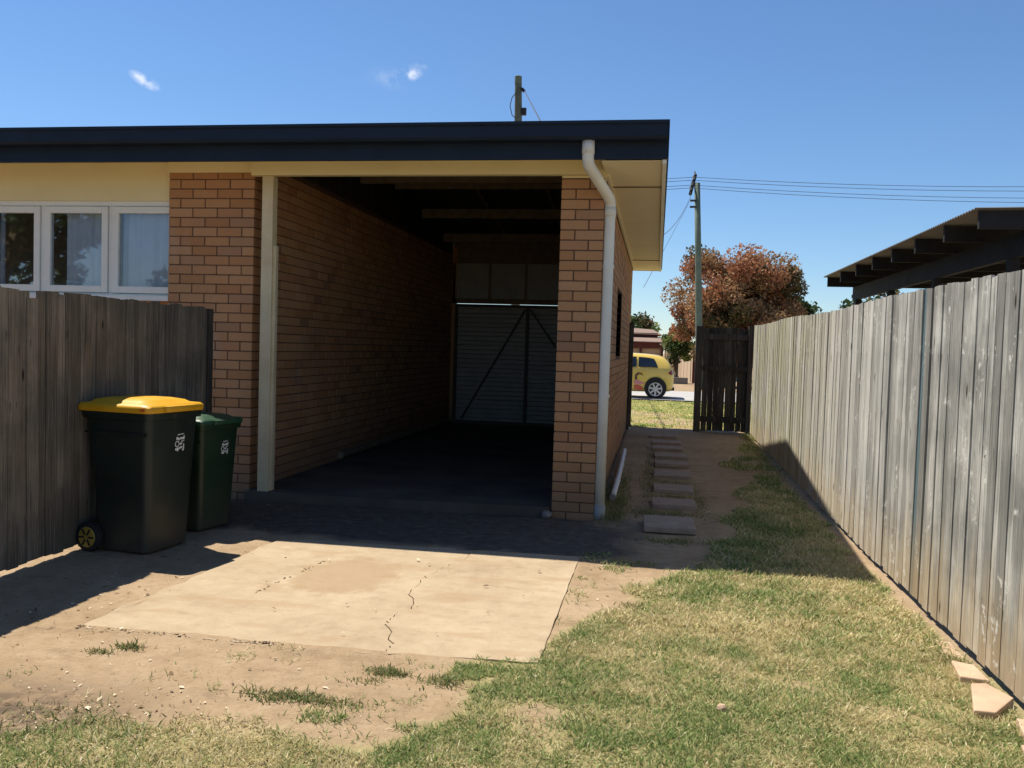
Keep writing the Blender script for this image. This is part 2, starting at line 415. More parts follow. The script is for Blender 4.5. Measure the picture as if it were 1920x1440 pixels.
M['paling_shade'] = wood('weathered_brown_paling', [(0.22, (0.07, 0.052, 0.035)), (0.42, (0.17, 0.135, 0.092)), (0.58, (0.29, 0.235, 0.165)), (0.8, (0.44, 0.37, 0.275))], mould=((0.11, 0.097, 0.074), 9.0, 10.0))
M['rail'] = wood('grey_fence_rail', [(0.3, (0.07, 0.06, 0.05)), (0.7, (0.20, 0.17, 0.14))])
M['gate_wood'] = wood('dark_weathered_gate', [(0.3, (0.030, 0.027, 0.022)), (0.55, (0.070, 0.060, 0.048)), (0.8, (0.13, 0.11, 0.085))])

def glass_material(name, tint=(0.90, 0.93, 0.95)):
    t = NT(name); tr = t.new('BsdfTransparent'); tr.inputs[0].default_value = (*tint, 1)
    gl = t.new('BsdfGlossy'); gl.inputs['Roughness'].default_value = 0.02; gl.inputs['Color'].default_value = (0.95, 0.97, 1, 1)
    fr = t.new('Fresnel'); fr.inputs['IOR'].default_value = 1.55
    mx = t.new('MixShader'); t.l.new(fr.outputs[0], mx.inputs[0]); t.l.new(tr.outputs[0], mx.inputs[1]); t.l.new(gl.outputs[0], mx.inputs[2])
    t.l.new(mx.outputs[0], t.out.inputs['Surface']); return t.m
M['glass'] = glass_material('window_glass')

def vcol_material(name, rough=0.8, transl=0.3, spec=0.15):
    t = NT(name); a = t.new('Attribute', attribute_name='col'); t.l.new(a.outputs['Color'], t.bsdf.inputs['Base Color'])
    t.done(None, rough, 0, spec)
    if transl:
        tb = t.new('BsdfTranslucent'); t.l.new(a.outputs['Color'], tb.inputs[0]); mx = t.new('MixShader'); mx.inputs[0].default_value = transl
        t.l.new(t.bsdf.outputs[0], mx.inputs[1]); t.l.new(tb.outputs[0], mx.inputs[2]); t.l.new(mx.outputs[0], t.out.inputs['Surface'])
    return t.m
M['blades'] = vcol_material('grass_blades', 0.6, 0.35)
M['leaves'] = vcol_material('leaves', 0.6, 0.3)
M['litter'] = vcol_material('litter', 0.9, 0.0)

# ------------------------------------------------------------------ terrain
def tz(y):
    y = np.asarray(y, float)
    r = np.clip((y - 7.0) * 0.0147, 0, 0.11)
    return r - 0.11 * np.clip((y - 17.0) / 8.0, 0, 1) ** 1.0 - 0.3 * np.clip((y - 34) / 30, 0, 1)
GRASS_MAIN = [(0.40, 5.95), (0.10, 5.60), (-0.10, 5.36), (-0.02, 4.98), (-0.34, 4.64), (-0.47, 4.52), (-0.47, 3.92), (-0.90, 3.88), (-0.93, 3.58), (-0.58, 3.68),
              (-0.70, 3.32), (-0.89, 3.08), (-1.07, 2.95), (-1.21, 3.08), (-1.59, 3.06), (-2.0, 2.98), (-2.3, 2.72), (-2.9, 2.2), (-2.9, 0.4), (1.56, 0.4), (1.52, 6.3), (1.2, 6.3)]
GRASS_SHADE = [(0.30, 5.9), (1.45, 6.0), (1.50, 9.4), (1.35, 10.6), (1.02, 9.8), (0.80, 9.0), (0.98, 8.4), (0.62, 7.9), (0.72, 7.2), (0.42, 6.7)]
GRASS_FAR = [(1.05, 10.4), (1.5, 10.2), (1.52, 13.9), (1.30, 13.4), (1.12, 12.0), (0.86, 11.2)]
def grass_density(x, y):
    wx = x + 0.16 * (fbm(x, y, 5.0, 3) - 0.5) * 2; wy = y + 0.20 * (fbm(x, y, 5.0, 9) - 0.5) * 2
    d = np.zeros(np.shape(x))
    d = np.where(inside(wx, wy, GRASS_MAIN), 1.0, d)
    d = np.where(inside(wx, wy, GRASS_SHADE), 0.85, d)
    d = np.where(inside(wx, wy, GRASS_FAR), 0.55 * (fbm(x, y, 3.2, 5) > 0.45), d)
    fringe = (x > -2.7) & (x < 0.5) & (y > 2.5) & (y < 3.86) & (d < 0.01)
    d = np.where(fringe, 0.16 * np.clip((fbm(x, y, 3.4, 81) - 0.50) * 5, 0, 1) * np.clip((fbm(x, y, 13.0, 83) - 0.48) * 6, 0, 1), d)
    side = (x > -0.47) & (x < 0.35) & (y > 4.4) & (y < 6.2) & (d < 0.01)
    d = np.where(side, 0.20 * np.clip((fbm(x, y, 5.0, 85) - 0.50) * 6, 0, 1), d)
    # thin, brown and sparse towards the bottom left corner, bare specks elsewhere
    thin = np.clip((-0.75 - x) / 0.8, 0, 1)
    d = d * (1 - 0.50 * thin * (y < 3.3))
    d = d * np.clip(1.35 - 1.1 * np.clip((fbm(x, y, 2.6, 21) - 0.55) * 3.2, 0, 1) - 0.8 * np.clip((fbm(x, y, 9.0, 23) - 0.60) * 4, 0, 1), 0.15, 1)
    d = d * np.clip(1.0 - 0.85 * np.exp(-(((x + 0.42) / 0.20) ** 2 + ((y - 3.42) / 0.11) ** 2)), 0, 1)
    # sandy strip at the foot of the right fence
    d = d * np.clip((1.60 + 0.40 * (fbm(y, x, 2.2, 2) - 0.62) - x) / 0.10, 0.08, 1)
    verge = (y > 15.6 + 0.3 * fbm(x, y, 2, 4)) & (y < 26.0)
    d = np.where(verge, 0.85 * np.clip(1.4 - 1.6 * np.clip((fbm(x, y, 0.55, 31) - 0.48) * 3, 0, 1), 0.15, 1), d)
    return d
gx = np.concatenate([[-400, -150, -60, -30, -18, -12, -9], np.arange(-7, 2.6, 0.045), [3, 4, 6, 9, 14, 25, 60, 150, 400]])
gy = np.concatenate([[-200, -80, -40, -20, -10, -5, -2, -0.5], np.arange(0.5, 16.5, 0.05), np.arange(16.5, 34, 0.35), [36, 40, 45, 50, 56, 64, 80, 120, 200, 400, 800]])
GX, GY = np.meshgrid(gx, gy)
near = ((GX > -7) & (GX < 2.6) & (GY > 0.4) & (GY < 16.6)).astype(float)
GZ = tz(GY) + near * (0.020 * (fbm(GX, GY, 1.7, 41) - 0.5) + 0.016 * (fbm(GX, GY, 9.0, 43) - 0.5))
_ins = (GX > -2.76) & (GX < -0.485) & (GY > 3.88) & (GY < 6.05)
_d = np.minimum(np.minimum((GX + 2.76) * 0.45, (-0.485 - GX) * 2.2), np.minimum((GY - 3.90) * 1.3, (6.12 - GY) * 0.45))
_w = 0.012 + 0.40 * np.clip(fbm(GX, GY, 2.3, 51) - 0.40, 0, 1) + 0.10 * np.clip(fbm(GX, GY, 9.0, 57) - 0.5, 0, 1)
_rise = np.clip(1.0 - _d / _w, 0, 1)
GZ = np.where(_ins, -0.012 + 0.020 * _rise + 0.006 * (fbm(GX, GY, 11.0, 53) - 0.5), GZ)
GZ = np.where((GX < -0.5) & (GX > -9) & (GY > 7.4) & (GY < 15.9), np.minimum(GZ, -0.02), GZ)
# dirt washed over the slab's left side and banked under the fence foot
nr, nc = GX.shape
ii = np.arange(nr * nc).reshape(nr, nc)
quads = np.stack([ii[:-1, :-1], ii[:-1, 1:], ii[1:, 1:], ii[1:, :-1]], -1).reshape(-1, 4)
gd = grass_density(GX, GY)
k = np.ones((5,)) / 5
for _ in range(1):
    gd = np.apply_along_axis(lambda a: np.convolve(a, k, 'same'), 0, gd); gd = np.apply_along_axis(lambda a: np.convolve(a, k, 'same'), 1, gd)
litter_dark = np.clip((-1.75 - GX) / 0.5, 0, 1) * np.clip((3.38 - GY) / 0.35, 0, 1)       # leaf mould in the near left corner
shade_earth = np.clip((GY - 6.02 - 0.5 * (fbm(GX, GY, 1.6, 71) - 0.5) - 0.25 * (fbm(GX, GY, 8.0, 73) - 0.5)) / 0.22, 0, 1) * np.clip((-0.05 + 0.7 * (fbm(GX, GY, 2.2, 75) - 0.5) - GX) / 0.35, 0, 1) * (GY < 7.8)  # earth colour darkened before the garage to deepen the eave's shade
gc = np.stack([gd, litter_dark, shade_earth], -1).reshape(-1, 3)
def ground_material():
    t = NT('bare_earth_and_turf'); w = t.coord('World'); a = t.new('Attribute', attribute_name='col'); s = t.new('SeparateColor'); t.l.new(a.outputs['Color'], s.inputs[0])
    n1 = t.noise(w, 1.4, 7, 0.6); n2 = t.noise(w, 11, 6, 0.65); n3 = t.noise(w, 60, 4, 0.7)
    soil = t.ramp(t.math('MULTIPLY_ADD', n1, 0.55, t.math('MULTIPLY', n2, 0.45)), [(0.30, (0.224, 0.155, 0.090)), (0.46, (0.331, 0.237, 0.142)), (0.60, (0.396, 0.292, 0.185)), (0.75, (0.447, 0.344, 0.228))])
    soil = t.mix(t.math('MULTIPLY', t.math('SUBTRACT', 1.0, t.step(n3, 0.30, 0.44)), 0.55), soil, (0.16, 0.105, 0.06))
    vo = t.new('TexVoronoi'); t.l.new(w, vo.inputs['Vector']); vo.inputs['Scale'].default_value = 38
    peb = t.math('MULTIPLY', t.math('SUBTRACT', 1.0, t.step(vo.outputs['Distance'], 0.10, 0.20)), t.step(t.noise(w, 5, 3), 0.5, 0.62))
    soil = t.mix(t.math('MULTIPLY', t.step(t.noise(t.coord('World', (1, 1.8, 1)), 3.3, 7, 0.68), 0.53, 0.68), 0.55), soil, (0.22, 0.155, 0.095))
    soil = t.mix(t.math('MULTIPLY', peb, 0.6), soil, (0.22, 0.16, 0.11))
    soil = t.mix(t.math('MULTIPLY', s.outputs['Green'], t.step(n2, 0.3, 0.6)), soil, (0.13, 0.095, 0.065))
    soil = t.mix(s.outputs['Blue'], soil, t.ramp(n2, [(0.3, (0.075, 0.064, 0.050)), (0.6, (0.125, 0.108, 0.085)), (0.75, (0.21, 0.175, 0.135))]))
    turf = t.ramp(t.math('MULTIPLY_ADD', n2, 0.6, t.math('MULTIPLY', n3, 0.4)), [(0.32, (0.14, 0.125, 0.05)), (0.48, (0.26, 0.22, 0.10)), (0.62, (0.38, 0.31, 0.16)), (0.75, (0.46, 0.37, 0.21))])
    c = t.mix(t.step(t.math('ADD', s.outputs['Red'], t.math('MULTIPLY_ADD', n2, 0.5, -0.25)), 0.15, 0.55), soil, turf)
    t.bump(t.math('MULTIPLY_ADD', n2, 0.7, t.math('MULTIPLY', n3, 0.4)), 0.75, 0.02)
    return t.done(c, 0.95, 0, 0.1)
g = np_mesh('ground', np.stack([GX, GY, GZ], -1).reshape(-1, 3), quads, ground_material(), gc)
g.data.shade_smooth()
tag(g, 'bare tan earth and patchy lawn of the yard', None, kind='structure')

def gz(x, y):
    return float(tz(y))

# road beyond the verge
MB().box(-120, 120, 26.2, 33.2, -0.30, 0.012).build('road', M['asphalt'])['kind'] = 'structure'
mb = MB(); mb.box(-120, 120, 26.02, 26.2, -0.30, 0.05); mb.build('kerb', M['floor'])['kind'] = 'structure'

# concrete apron in front of the garage: broken along a crack into two pieces
def slab_material():
    t = NT('worn_concrete_slab'); w = t.coord('World'); n1 = t.noise(w, 1.3, 6, 0.6); n2 = t.noise(w, 9, 6, 0.65); n3 = t.noise(w, 90, 3)
    c = t.ramp(t.math('MULTIPLY_ADD', n1, 0.6, t.math('MULTIPLY', n2, 0.4)), [(0.32, (0.308, 0.224, 0.141)), (0.46, (0.400, 0.308, 0.198)), (0.60, (0.458, 0.361, 0.238)), (0.75, (0.502, 0.409, 0.282))])
    c = t.mix(t.math('MULTIPLY', t.step(t.noise(t.coord('World', (1, 2.4, 1)), 2.1, 5), 0.53, 0.66), 0.65), c, (0.36, 0.255, 0.15))
    c = t.mix(t.math('MULTIPLY', t.step(t.noise(t.coord('World', (1.0, 1.6, 1)), 5.5, 7, 0.7), 0.55, 0.68), 0.5), c, (0.30, 0.225, 0.145))
    sp = t.coord('World'); dv = t.new('VectorMath', operation='SUBTRACT'); t.l.new(sp, dv.inputs[0]); dv.inputs[1].default_value = (-1.86, 5.16, 0.0)
    ds = t.new('VectorMath', operation='MULTIPLY'); t.l.new(dv.outputs[0], ds.inputs[0]); ds.inputs[1].default_value = (1.0, 0.72, 0.0)
    ln = t.new('VectorMath', operation='LENGTH'); t.l.new(ds.outputs[0], ln.inputs[0])
    blot = t.math('SUBTRACT', 1.0, t.step(t.math('ADD', ln.outputs['Value'], t.math('MULTIPLY_ADD', n2, 0.3, -0.15)), 0.26, 0.36))
    c = t.mix(t.math('MULTIPLY', blot, 0.6), c, (0.33, 0.225, 0.125))
    c = t.mix(t.math('MULTIPLY', t.math('SUBTRACT', 1.0, t.step(n3, 0.28, 0.42)), 0.35), c, (0.22, 0.16, 0.10))
    t.bump(t.math('MULTIPLY_ADD', n2, 0.6, t.math('MULTIPLY', n3, 0.5)), 0.35, 0.006)
    return t.done(c, 0.9, 0, 0.15)
M['slab'] = slab_material()
CR = [(-1.189, 3.880), (-1.20, 4.02), (-1.335, 4.30), (-1.325, 4.42), (-1.285, 4.62), (-1.37, 4.90), (-1.385, 5.17), (-1.34, 5.42), (-1.274, 5.65), (-1.21, 6.04)]
_r = random.Random(4); _cr = []
for (a, b) in zip(CR[:-1], CR[1:]):
    for q in range(5): _cr.append((a[0] + (b[0] - a[0]) * q / 5 + (_r.uniform(-.022, .022) if q else 0), a[1] + (b[1] - a[1]) * q / 5))
CR = _cr + [CR[-1]]
def jag(a, b, n, amp, seed):
    r = np.random.default_rng(seed); out = []
    for i in range(n):
        q = i / n; j = r.normal(0, amp, 2); out.append((a[0] + (b[0] - a[0]) * q + j[0], a[1] + (b[1] - a[1]) * q + j[1]))
    return out
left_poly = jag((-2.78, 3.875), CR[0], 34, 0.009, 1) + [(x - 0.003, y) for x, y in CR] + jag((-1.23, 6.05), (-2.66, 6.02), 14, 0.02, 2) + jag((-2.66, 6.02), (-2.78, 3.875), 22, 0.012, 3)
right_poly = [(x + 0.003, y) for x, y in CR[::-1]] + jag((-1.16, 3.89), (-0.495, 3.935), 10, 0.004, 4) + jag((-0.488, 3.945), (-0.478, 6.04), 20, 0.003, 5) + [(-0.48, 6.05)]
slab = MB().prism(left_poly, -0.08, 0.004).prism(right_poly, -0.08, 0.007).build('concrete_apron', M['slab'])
tag(slab, 'cracked tan concrete slab in front of the garage opening', None, kind='structure')

# ------------------------------------------------------------------ brick house with the open garage
YF, YB = 7.457, 15.95                     # front and back faces
XR, XRI = -0.485, -0.597                  # right wall outer / inner face
XL = -3.632                               # garage face of the dividing wall
COURSE, BL, BH = 0.0862, 0.230, 0.0762
NC = 35
ZB = -0.03                                # bottom of the first course
Y_EAVE, Y_EAVE_B, Y_RIDGE = 6.95, 16.45, 11.70
Z_EAVE, Z_RIDGE = 3.20, 3.84
house = thing('brick_house', (-3.0, 11.7, 0.0), 'orange brick house with navy gutter and an open empty garage', 'house')
def roof_z(y): return Z_EAVE + (Z_RIDGE - Z_EAVE) * (1 - abs(y - Y_RIDGE) / (Y_RIDGE - Y_EAVE))

_meshes = {}
def brick_mesh(l, d):
    """brick l long in x, d deep in y, front face at y=0"""
    key = (round(l, 3), round(d, 3))
    if key not in _meshes:
        me = MB().cbox(-l / 2, l / 2, 0, d, 0, BH, 0.003).mesh('brick'); me.materials.append(M['brick']); _meshes[key] = me
    return _meshes[key]
PRO = 0.005
def course_z(i): return ZB + i * COURSE

# left pier
LPX0, LPX1 = -4.465, XL
lp = MB().box(LPX0 + PRO, LPX1 - PRO, YF + PRO, YF + 0.235, ZB, course_z(NC)).build('pier', M['mortar'], house)
for i in range(NC):
    z = course_z(i); x = LPX1; seq = ([0.110, 0.230, 0.230] if i % 2 == 0 else [0.230, 0.230, 0.230]); j = 0
    while x - LPX0 > 0.03:
        l = seq[j] if j < len(seq) else x - LPX0
        l = min(l, x - LPX0); dep = 0.230 if (i % 2 == 0 and j == 0) else 0.110
        jit = random.uniform(-0.0015, 0.0015)
        inst('brick', brick_mesh(l, dep), (x - l / 2, YF + jit, z), lp, (0, random.uniform(-.002, .002), 0)); x -= l + 0.011; j += 1
# right pier (one and a half bricks)
rp = MB().box(-0.850 + PRO, XR - PRO, YF + PRO, YF + 0.235, ZB, course_z(NC - 1)).build('pier', M['mortar'], house)
for i in range(NC - 1):
    z = course_z(i); ws = (0.118, 0.235) if i % 2 == 0 else (0.235, 0.118); x = -0.850
    for j, l in enumerate(ws):
        dep = 0.230 if j == 1 and ws[1] < 0.2 else 0.110
        inst('brick', brick_mesh(l, dep), (x + l / 2, YF + random.uniform(-.002, .002), z), rp, (0, random.uniform(-.002, .002), 0)); x += l + 0.012

# dividing wall seen inside the garage: the nearest bricks one by one, the others as one mass
wall_l = MB()
wall_l.box(XL - 0.24, XL - PRO, YF + 0.24, 15.25, 0.0, 3.12)
wall_l = wall_l.build('garage_wall', M['mortar'], house)
cand = []
for i in range(0, 36):
    y = YF + (0.241 if i % 2 == 0 else 0.121)
    while y < 15.2:
        l = min(BL, 15.2 - y); cand.append((y, i, l)); y += l + 0.011
cand.sort(key=lambda c: (c[0] > 7.95, abs(course_z(c[1]) - 2.0) if c[0] <= 7.95 else 0))
mass = MB(); count = 0
for (y, i, l) in cand:
    z = course_z(i)
    if count < 95 and abs(l - BL) < 1e-6 and y < 8.6 and z > 0.08:
        inst('brick', brick_mesh(BL, 0.110), (XL + random.uniform(-.002, .002), y + l / 2, z), wall_l, (0, 0, math.pi / 2)); count += 1
    else:
        j = random.uniform(-.002, .002); mass.box(XL - 0.1, XL + j, y, y + l, z, z + BH)
tag(mass.build('brickwork', M['brick_mass'], wall_l), kind='stuff')

# side wall towards the path, with its narrow dark window
WY0, WY1, WZ0, WZ1 = 10.45, 11.75, 1.38, 2.20
wall_r = MB()
wall_r.box(XRI, XR - PRO, YF + 0.24, WY0, -0.03, 2.94).box(XRI, XR - PRO, WY1, YB, -0.03, 2.94).box(XRI, XR - PRO, WY0, WY1, -0.03, WZ0).box(XRI, XR - PRO, WY0, WY1, WZ1, 2.94)
wall_r = wall_r.build('side_wall', M['mortar'], house)
mass = MB()
for i in range(0, NC - 1):
    z = course_z(i); y = YF + (0.121 if i % 2 == 0 else 0.241)
    while y < YB - 0.02:
        l = min(BL, YB - y); j = random.uniform(-.002, .002)
        if z + BH > WZ0 and z < WZ1 and y + l > WY0 and y < WY1:
            if y < WY0 - 0.03: mass.box(XR - 0.09, XR + j, y, WY0, z, z + BH)
            if y + l > WY1 + 0.03: mass.box(XR - 0.09, XR + j, WY1, y + l, z, z + BH)
        else: mass.box(XR - 0.09, XR + j, y, y + l, z, z + BH)
        y += l + 0.011
tag(mass.build('brickwork', M['brick_mass'], wall_r), kind='stuff')
sw = MB().box(XRI + 0.01, XR - 0.06, WY0, WY0 + 0.05, WZ0, WZ1).box(XRI + 0.01, XR - 0.06, WY1 - 0.05, WY1, WZ0, WZ1).box(XRI + 0.01, XR - 0.06, WY0, WY1, WZ0, WZ0 + 0.05).box(XRI + 0.01, XR - 0.06, WY0, WY1, WZ1 - 0.05, WZ1).build('window', M['gate_wood'], house)
MB().box(XRI + 0.03, XRI + 0.036, WY0 + 0.05, WY1 - 0.05, WZ0 + 0.05, WZ1 - 0.05).build('pane', M['black'], sw)

# floor, back wall and tilting door
GF = 0.085
edge = [(-3.62, YF - 0.12)] + [(x, YF - 0.12 + 0.10 * (x + 3.6) / 2.7 + random.uniform(-.012, .012)) for x in np.linspace(-3.4, -0.9, 18)] + [(-0.85, YF + 0.05), (-0.60, YF + 0.24), (-0.60, 15.3), (-3.625, 15.3)]
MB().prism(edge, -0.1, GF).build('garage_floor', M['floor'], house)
DY = 15.20; DX0, DX1, DZ0, DZ1 = -3.56, -0.66, GF + 0.003, 2.200
MB().box(XL - 0.1, DX0, DY + 0.02, DY + 0.14, 0, 3.2).build('back_wall', M['brick_mass'], house)
MB().box(DX1, XRI, DY + 0.02, DY + 0.14, 0, 3.2).build('back_wall', M['brick_mass'], house)
MB().box(XL, XRI, DY + 0.02, DY + 0.10, 2.212, 2.30).build('door_header', M['timber'], house)
for k in range(4):
    x0 = -3.60 + k * 0.645; MB().box(x0 + 0.02, x0 + 0.62, DY + 0.05, DY + 0.07, 2.30, 2.92).build('infill_panel', M['sheet_dark'], house)
    MB().box(x0 - 0.02, x0 + 0.02, DY + 0.02, DY + 0.09, 2.30, 2.92).build('stud', M['timber'], house)
MB().box(XL, XRI, DY + 0.03, DY + 0.10, 2.92, 3.30).build('gable_board', M['timber'], house)
door = MB()
door.box(DX0, DX0 + 0.05, DY - 0.03, DY + 0.02, DZ0, DZ1).box(DX1 - 0.05, DX1, DY - 0.03, DY + 0.02, DZ0, DZ1).box(DX0, DX1, DY - 0.029, DY + 0.019, DZ1 - 0.05, DZ1 - 0.001).box(DX0, DX1, DY - 0.029, DY + 0.019, DZ0 + 0.001, DZ0 + 0.05)
door = door.build('garage_door', M['steel_dark'], house)
NP = 13; ph = (DZ1 - DZ0 - 0.02) / NP
for k in range(NP):
    z = DZ0 + 0.01 + k * ph
    prof = [(DY + 0.060, z), (DY + 0.022, z + ph * 0.10), (DY + 0.022, z + ph * 0.52), (DY + 0.060, z + ph * 0.62), (DY + 0.060, z + ph), (DY + 0.066, z + ph), (DY + 0.066, z)]
    MB().prism_x(prof, DX0 + 0.02, DX1 - 0.02).build('door_sheet', M['sheet_dark'], door)
MB().box(-2.285, -2.230, DY - 0.035, DY + 0.015, DZ0 + 0.05, DZ1 - 0.05).build('stile', M['steel_dark'], door)
MB().bar((-2.30, DY - 0.012, 2.12), (-3.40, DY - 0.012, 0.16), 0.03, 0.045, (0, 1, 0)).build('brace', M['steel_dark'], door)
MB().bar((-2.21, DY - 0.012, 2.12), (-0.80, DY - 0.012, -0.05 + 0.21), 0.03, 0.045, (0, 1, 0)).build('brace', M['steel_dark'], door)
MB().tube([(-3.60, 9.7, GF + 0.055), (-3.60, 12.4, GF + 0.05), (-3.585, 15.0, GF + 0.05)], 0.045, 10).build('floor_pipe', M['timber'], house)

# roof timbers under the low gable
for y, dz in ((8.85, 0), (10.3, 0), (11.70, 0), (13.1, 0), (14.5, 0)):
    zt = roof_z(y) - 0.10
    MB().box(XL + 0.002, XRI - 0.002, y - 0.035, y + 0.035, zt - 0.16, zt - 0.02).build('purlin', M['timber'], house)
def gable(x0, x1, zb, name):
    MB().prism_x([(YF + 0.24, zb), (15.25, zb), (15.25, roof_z(15.25) - 0.015), (Y_RIDGE, Z_RIDGE - 0.015), (YF + 0.24, roof_z(YF + 0.24) - 0.015)], x0, x1).build(name, M['gate_wood'], house)
gable(XL - 0.235, XL - PRO - 0.001, 3.121, 'gable_infill'); gable(XRI + 0.004, XR - 0.012, 2.953, 'gable_infill')
for x in (-2.6, -1.6):
    m = MB(); m.bar((x, Y_EAVE + 0.35, roof_z(Y_EAVE + .35) - 0.06), (x, Y_RIDGE, Z_RIDGE - 0.06), 0.04, 0.08); m.bar((x, Y_RIDGE, Z_RIDGE - 0.06), (x, Y_EAVE_B - .3, roof_z(Y_EAVE_B - .3) - 0.06), 0.04, 0.08)
    m.build('rafter', M['timber'], house)

# pale corrugated roof sheet
X0R, X1R = -10.0, 0.035
xs = []; x = X0R; pat = [(0.0, 0), (0.02, 0.022), (0.05, 0.022), (0.07, 0), (0.19, 0)]
while x < X1R:
    for dx, h in pat[:-1]:
        if x + dx < X1R: xs.append((x + dx, h))
    x += 0.19
xs.append((X1R, 0))
V = []; Fq = []
for (yy, zz) in ((Y_EAVE - 0.01, Z_EAVE), (Y_RIDGE, Z_RIDGE), (Y_EAVE_B + 0.01, Z_EAVE)):
    for (xx, h) in xs: V.append((xx, yy, zz + h + 0.004))
for (yy, zz) in ((Y_EAVE - 0.01, Z_EAVE), (Y_RIDGE, Z_RIDGE), (Y_EAVE_B + 0.01, Z_EAVE)):
    for (xx, h) in xs: V.append((xx, yy, zz + h))
n = len(xs)
for a in (0, 1):
    for i in range(n - 1): Fq.append((a * n + i, a * n + i + 1, (a + 1) * n + i + 1, (a + 1) * n + i)); Fq.append(((3 + a) * n + i + 1, (3 + a) * n + i, (4 + a) * n + i, (4 + a) * n + i + 1))
MB().add(V, Fq).build('roof_sheet', M['roof'], house)

V = [(x, y, z) for x in (XL - 0.002, XRI + 0.002) for y, z in ((YF + 0.05, roof_z(YF + 0.05) - 0.045), (Y_RIDGE, Z_RIDGE - 0.045), (15.9, roof_z(15.9) - 0.045))]
MB().add(V, [(0, 3, 4, 1), (1, 4, 5, 2)]).build('shade_liner', M['steel_dark'], house)  # dark sheet added under the pale roof to deepen the shade inside
# front gutter, fascia, back gutter, barge
gut = [(Y_EAVE + 0.02, 3.085), (Y_EAVE - 0.085, 3.085), (Y_EAVE - 0.105, 3.105), (Y_EAVE - 0.105, 3.190), (Y_EAVE - 0.120, 3.200), (Y_EAVE - 0.120, 3.222), (Y_EAVE - 0.100, 3.222), (Y_EAVE - 0.095, 3.110), (Y_EAVE + 0.012, 3.110), (Y_EAVE + 0.012, 3.190), (Y_EAVE + 0.02, 3.190)]
MB().prism_x(gut, X0R, 0.030).build('gutter', M['navy'], house)
MB().box(0.0302, 0.034, Y_EAVE - 0.118, Y_EAVE + 0.018, 3.086, 3.221).build('gutter_end', M['navy'], house)
MB().box(X0R, 0.020, Y_EAVE + 0.022, Y_EAVE + 0.05, 2.955, 3.19).build('fascia', M['navy'], house)
MB().prism_x([(2 * Y_RIDGE - y, z) for y, z in gut][::-1], X0R, 0.030).build('gutter', M['navy'], house)
MB().box(X0R, 0.020, Y_EAVE_B - 0.05, Y_EAVE_B - 0.022, 2.94, 3.19).build('fascia', M['soffit'], house)
barge = [(Y_EAVE + 0.02, 2.962), (Y_EAVE_B - 0.02, 2.962), (Y_EAVE_B - 0.02, Z_EAVE - 0.01), (Y_RIDGE, Z_RIDGE - 0.006), (Y_EAVE + 0.02, Z_EAVE - 0.01)]
MB().prism_x(barge, 0.0215, 0.034).build('barge_board', M['navy'], house)
MB().box(-0.012, 0.020, Y_EAVE + 0.052, Y_EAVE_B - 0.052, 2.925, 2.975).build('soffit_trim', M['white'], house)
# soffit sheets of the right-hand eave
ys = [Y_EAVE + 0.052, 8.18, 10.3, 12.5, 14.55, Y_EAVE_B - 0.052]
for a, b in zip(ys[:-1], ys[1:]):
    MB().box(XR - 0.002, -0.014, a + 0.007, b - 0.007, 2.945, 2.951).build('soffit_sheet', M['soffit'], house)
for yj in (8.09, 14.52): MB().box(XR + 0.032, -0.0145, yj - 0.013, yj + 0.013, 2.936, 2.9445).build('joint_strip', M['timber'], house)
MB().box(XR + 0.004, XR + 0.03, YF + 0.03, YB, 2.918, 2.944).build('soffit_bead', M['soffit'], house)
# front eave: shallow lining, cream beam over the opening and post
MB().box(X0R, XR - 0.003, Y_EAVE + 0.052, YF + 0.35, 3.062, 3.070).build('eave_lining', M['cream'], house)
MB().box(XL + 0.003, XR - 0.004, YF - 0.075, YF - 0.003, 2.918, 3.060).build('lintel_beam', M['cream'], house)
MB().box(-0.848, XR + 0.002, YF - 0.001, YF + 0.20, course_z(NC - 1) + 0.001, 3.061).build('beam_pad', M['cream'], house)
MB().box(LPX0, XL, YF - 0.020, YF + 0.02, course_z(NC) - 0.032, 3.062).build('cover_strip', M['cream'], house)
MB().box(-3.532, -3.428, YF - 0.055, YF + 0.045, 0.06, 2.917).build('post', M['post_paint'], house, bevel=0.006)
MB().box(-3.4275, -3.405, YF - 0.02, YF + 0.03, 0.09, 2.30).build('door_track', M['post_paint'], house)

# window wall to the left of the pier
WP = YF + 0.10
MB().box(X0R, LPX0 - 0.002, WP + 0.03, WP + 0.20, -0.05, 1.814).build('wall_below_window', M['brick_mass'], house)
MB().box(X0R, LPX0 - 0.002, WP - 0.05, WP + 0.10, 2.708, 3.060).build('cream_panel', M['cream'], house)
win = MB()
win.box(-8.3, -4.30, WP - 0.030, WP + 0.09, 2.662, 2.707).box(-8.3, -4.30, WP - 0.028, WP + 0.09, 1.815, 1.848)
for xm in (-5.803, -5.095, -6.51, -7.22, -7.93): win.box(xm - 0.020, xm + 0.020, WP - 0.026, WP + 0.08, 1.849, 2.661)
win = win.build('window', M['white'], house)
for (a, b) in ((-6.485, -5.828), (-5.778, -5.120), (-5.070, -4.400), (-7.195, -6.535), (-7.905, -7.245)):
    s = MB(); zz0, zz1, fw = 1.853, 2.657, 0.062
    s.box(a, a + fw, WP - 0.045, WP + 0.01, zz0, zz1).box(b - fw, b, WP - 0.045, WP + 0.01, zz0, zz1).box(a + fw, b - fw, WP - 0.045, WP + 0.01, zz0, zz0 + fw).box(a + fw, b - fw, WP - 0.045, WP + 0.01, zz1 - fw, zz1)
    s = s.build('sash', M['white'], win, bevel=0.004)
    MB().box(a + fw, b - fw, WP - 0.020, WP - 0.016, zz0 + fw, zz1 - fw).build('pane', M['glass'], win)
MB().box(-8.3, LPX0 - 0.003, WP - 0.075, WP - 0.0285, 1.785, 1.830).build('sill', M['white'], win)
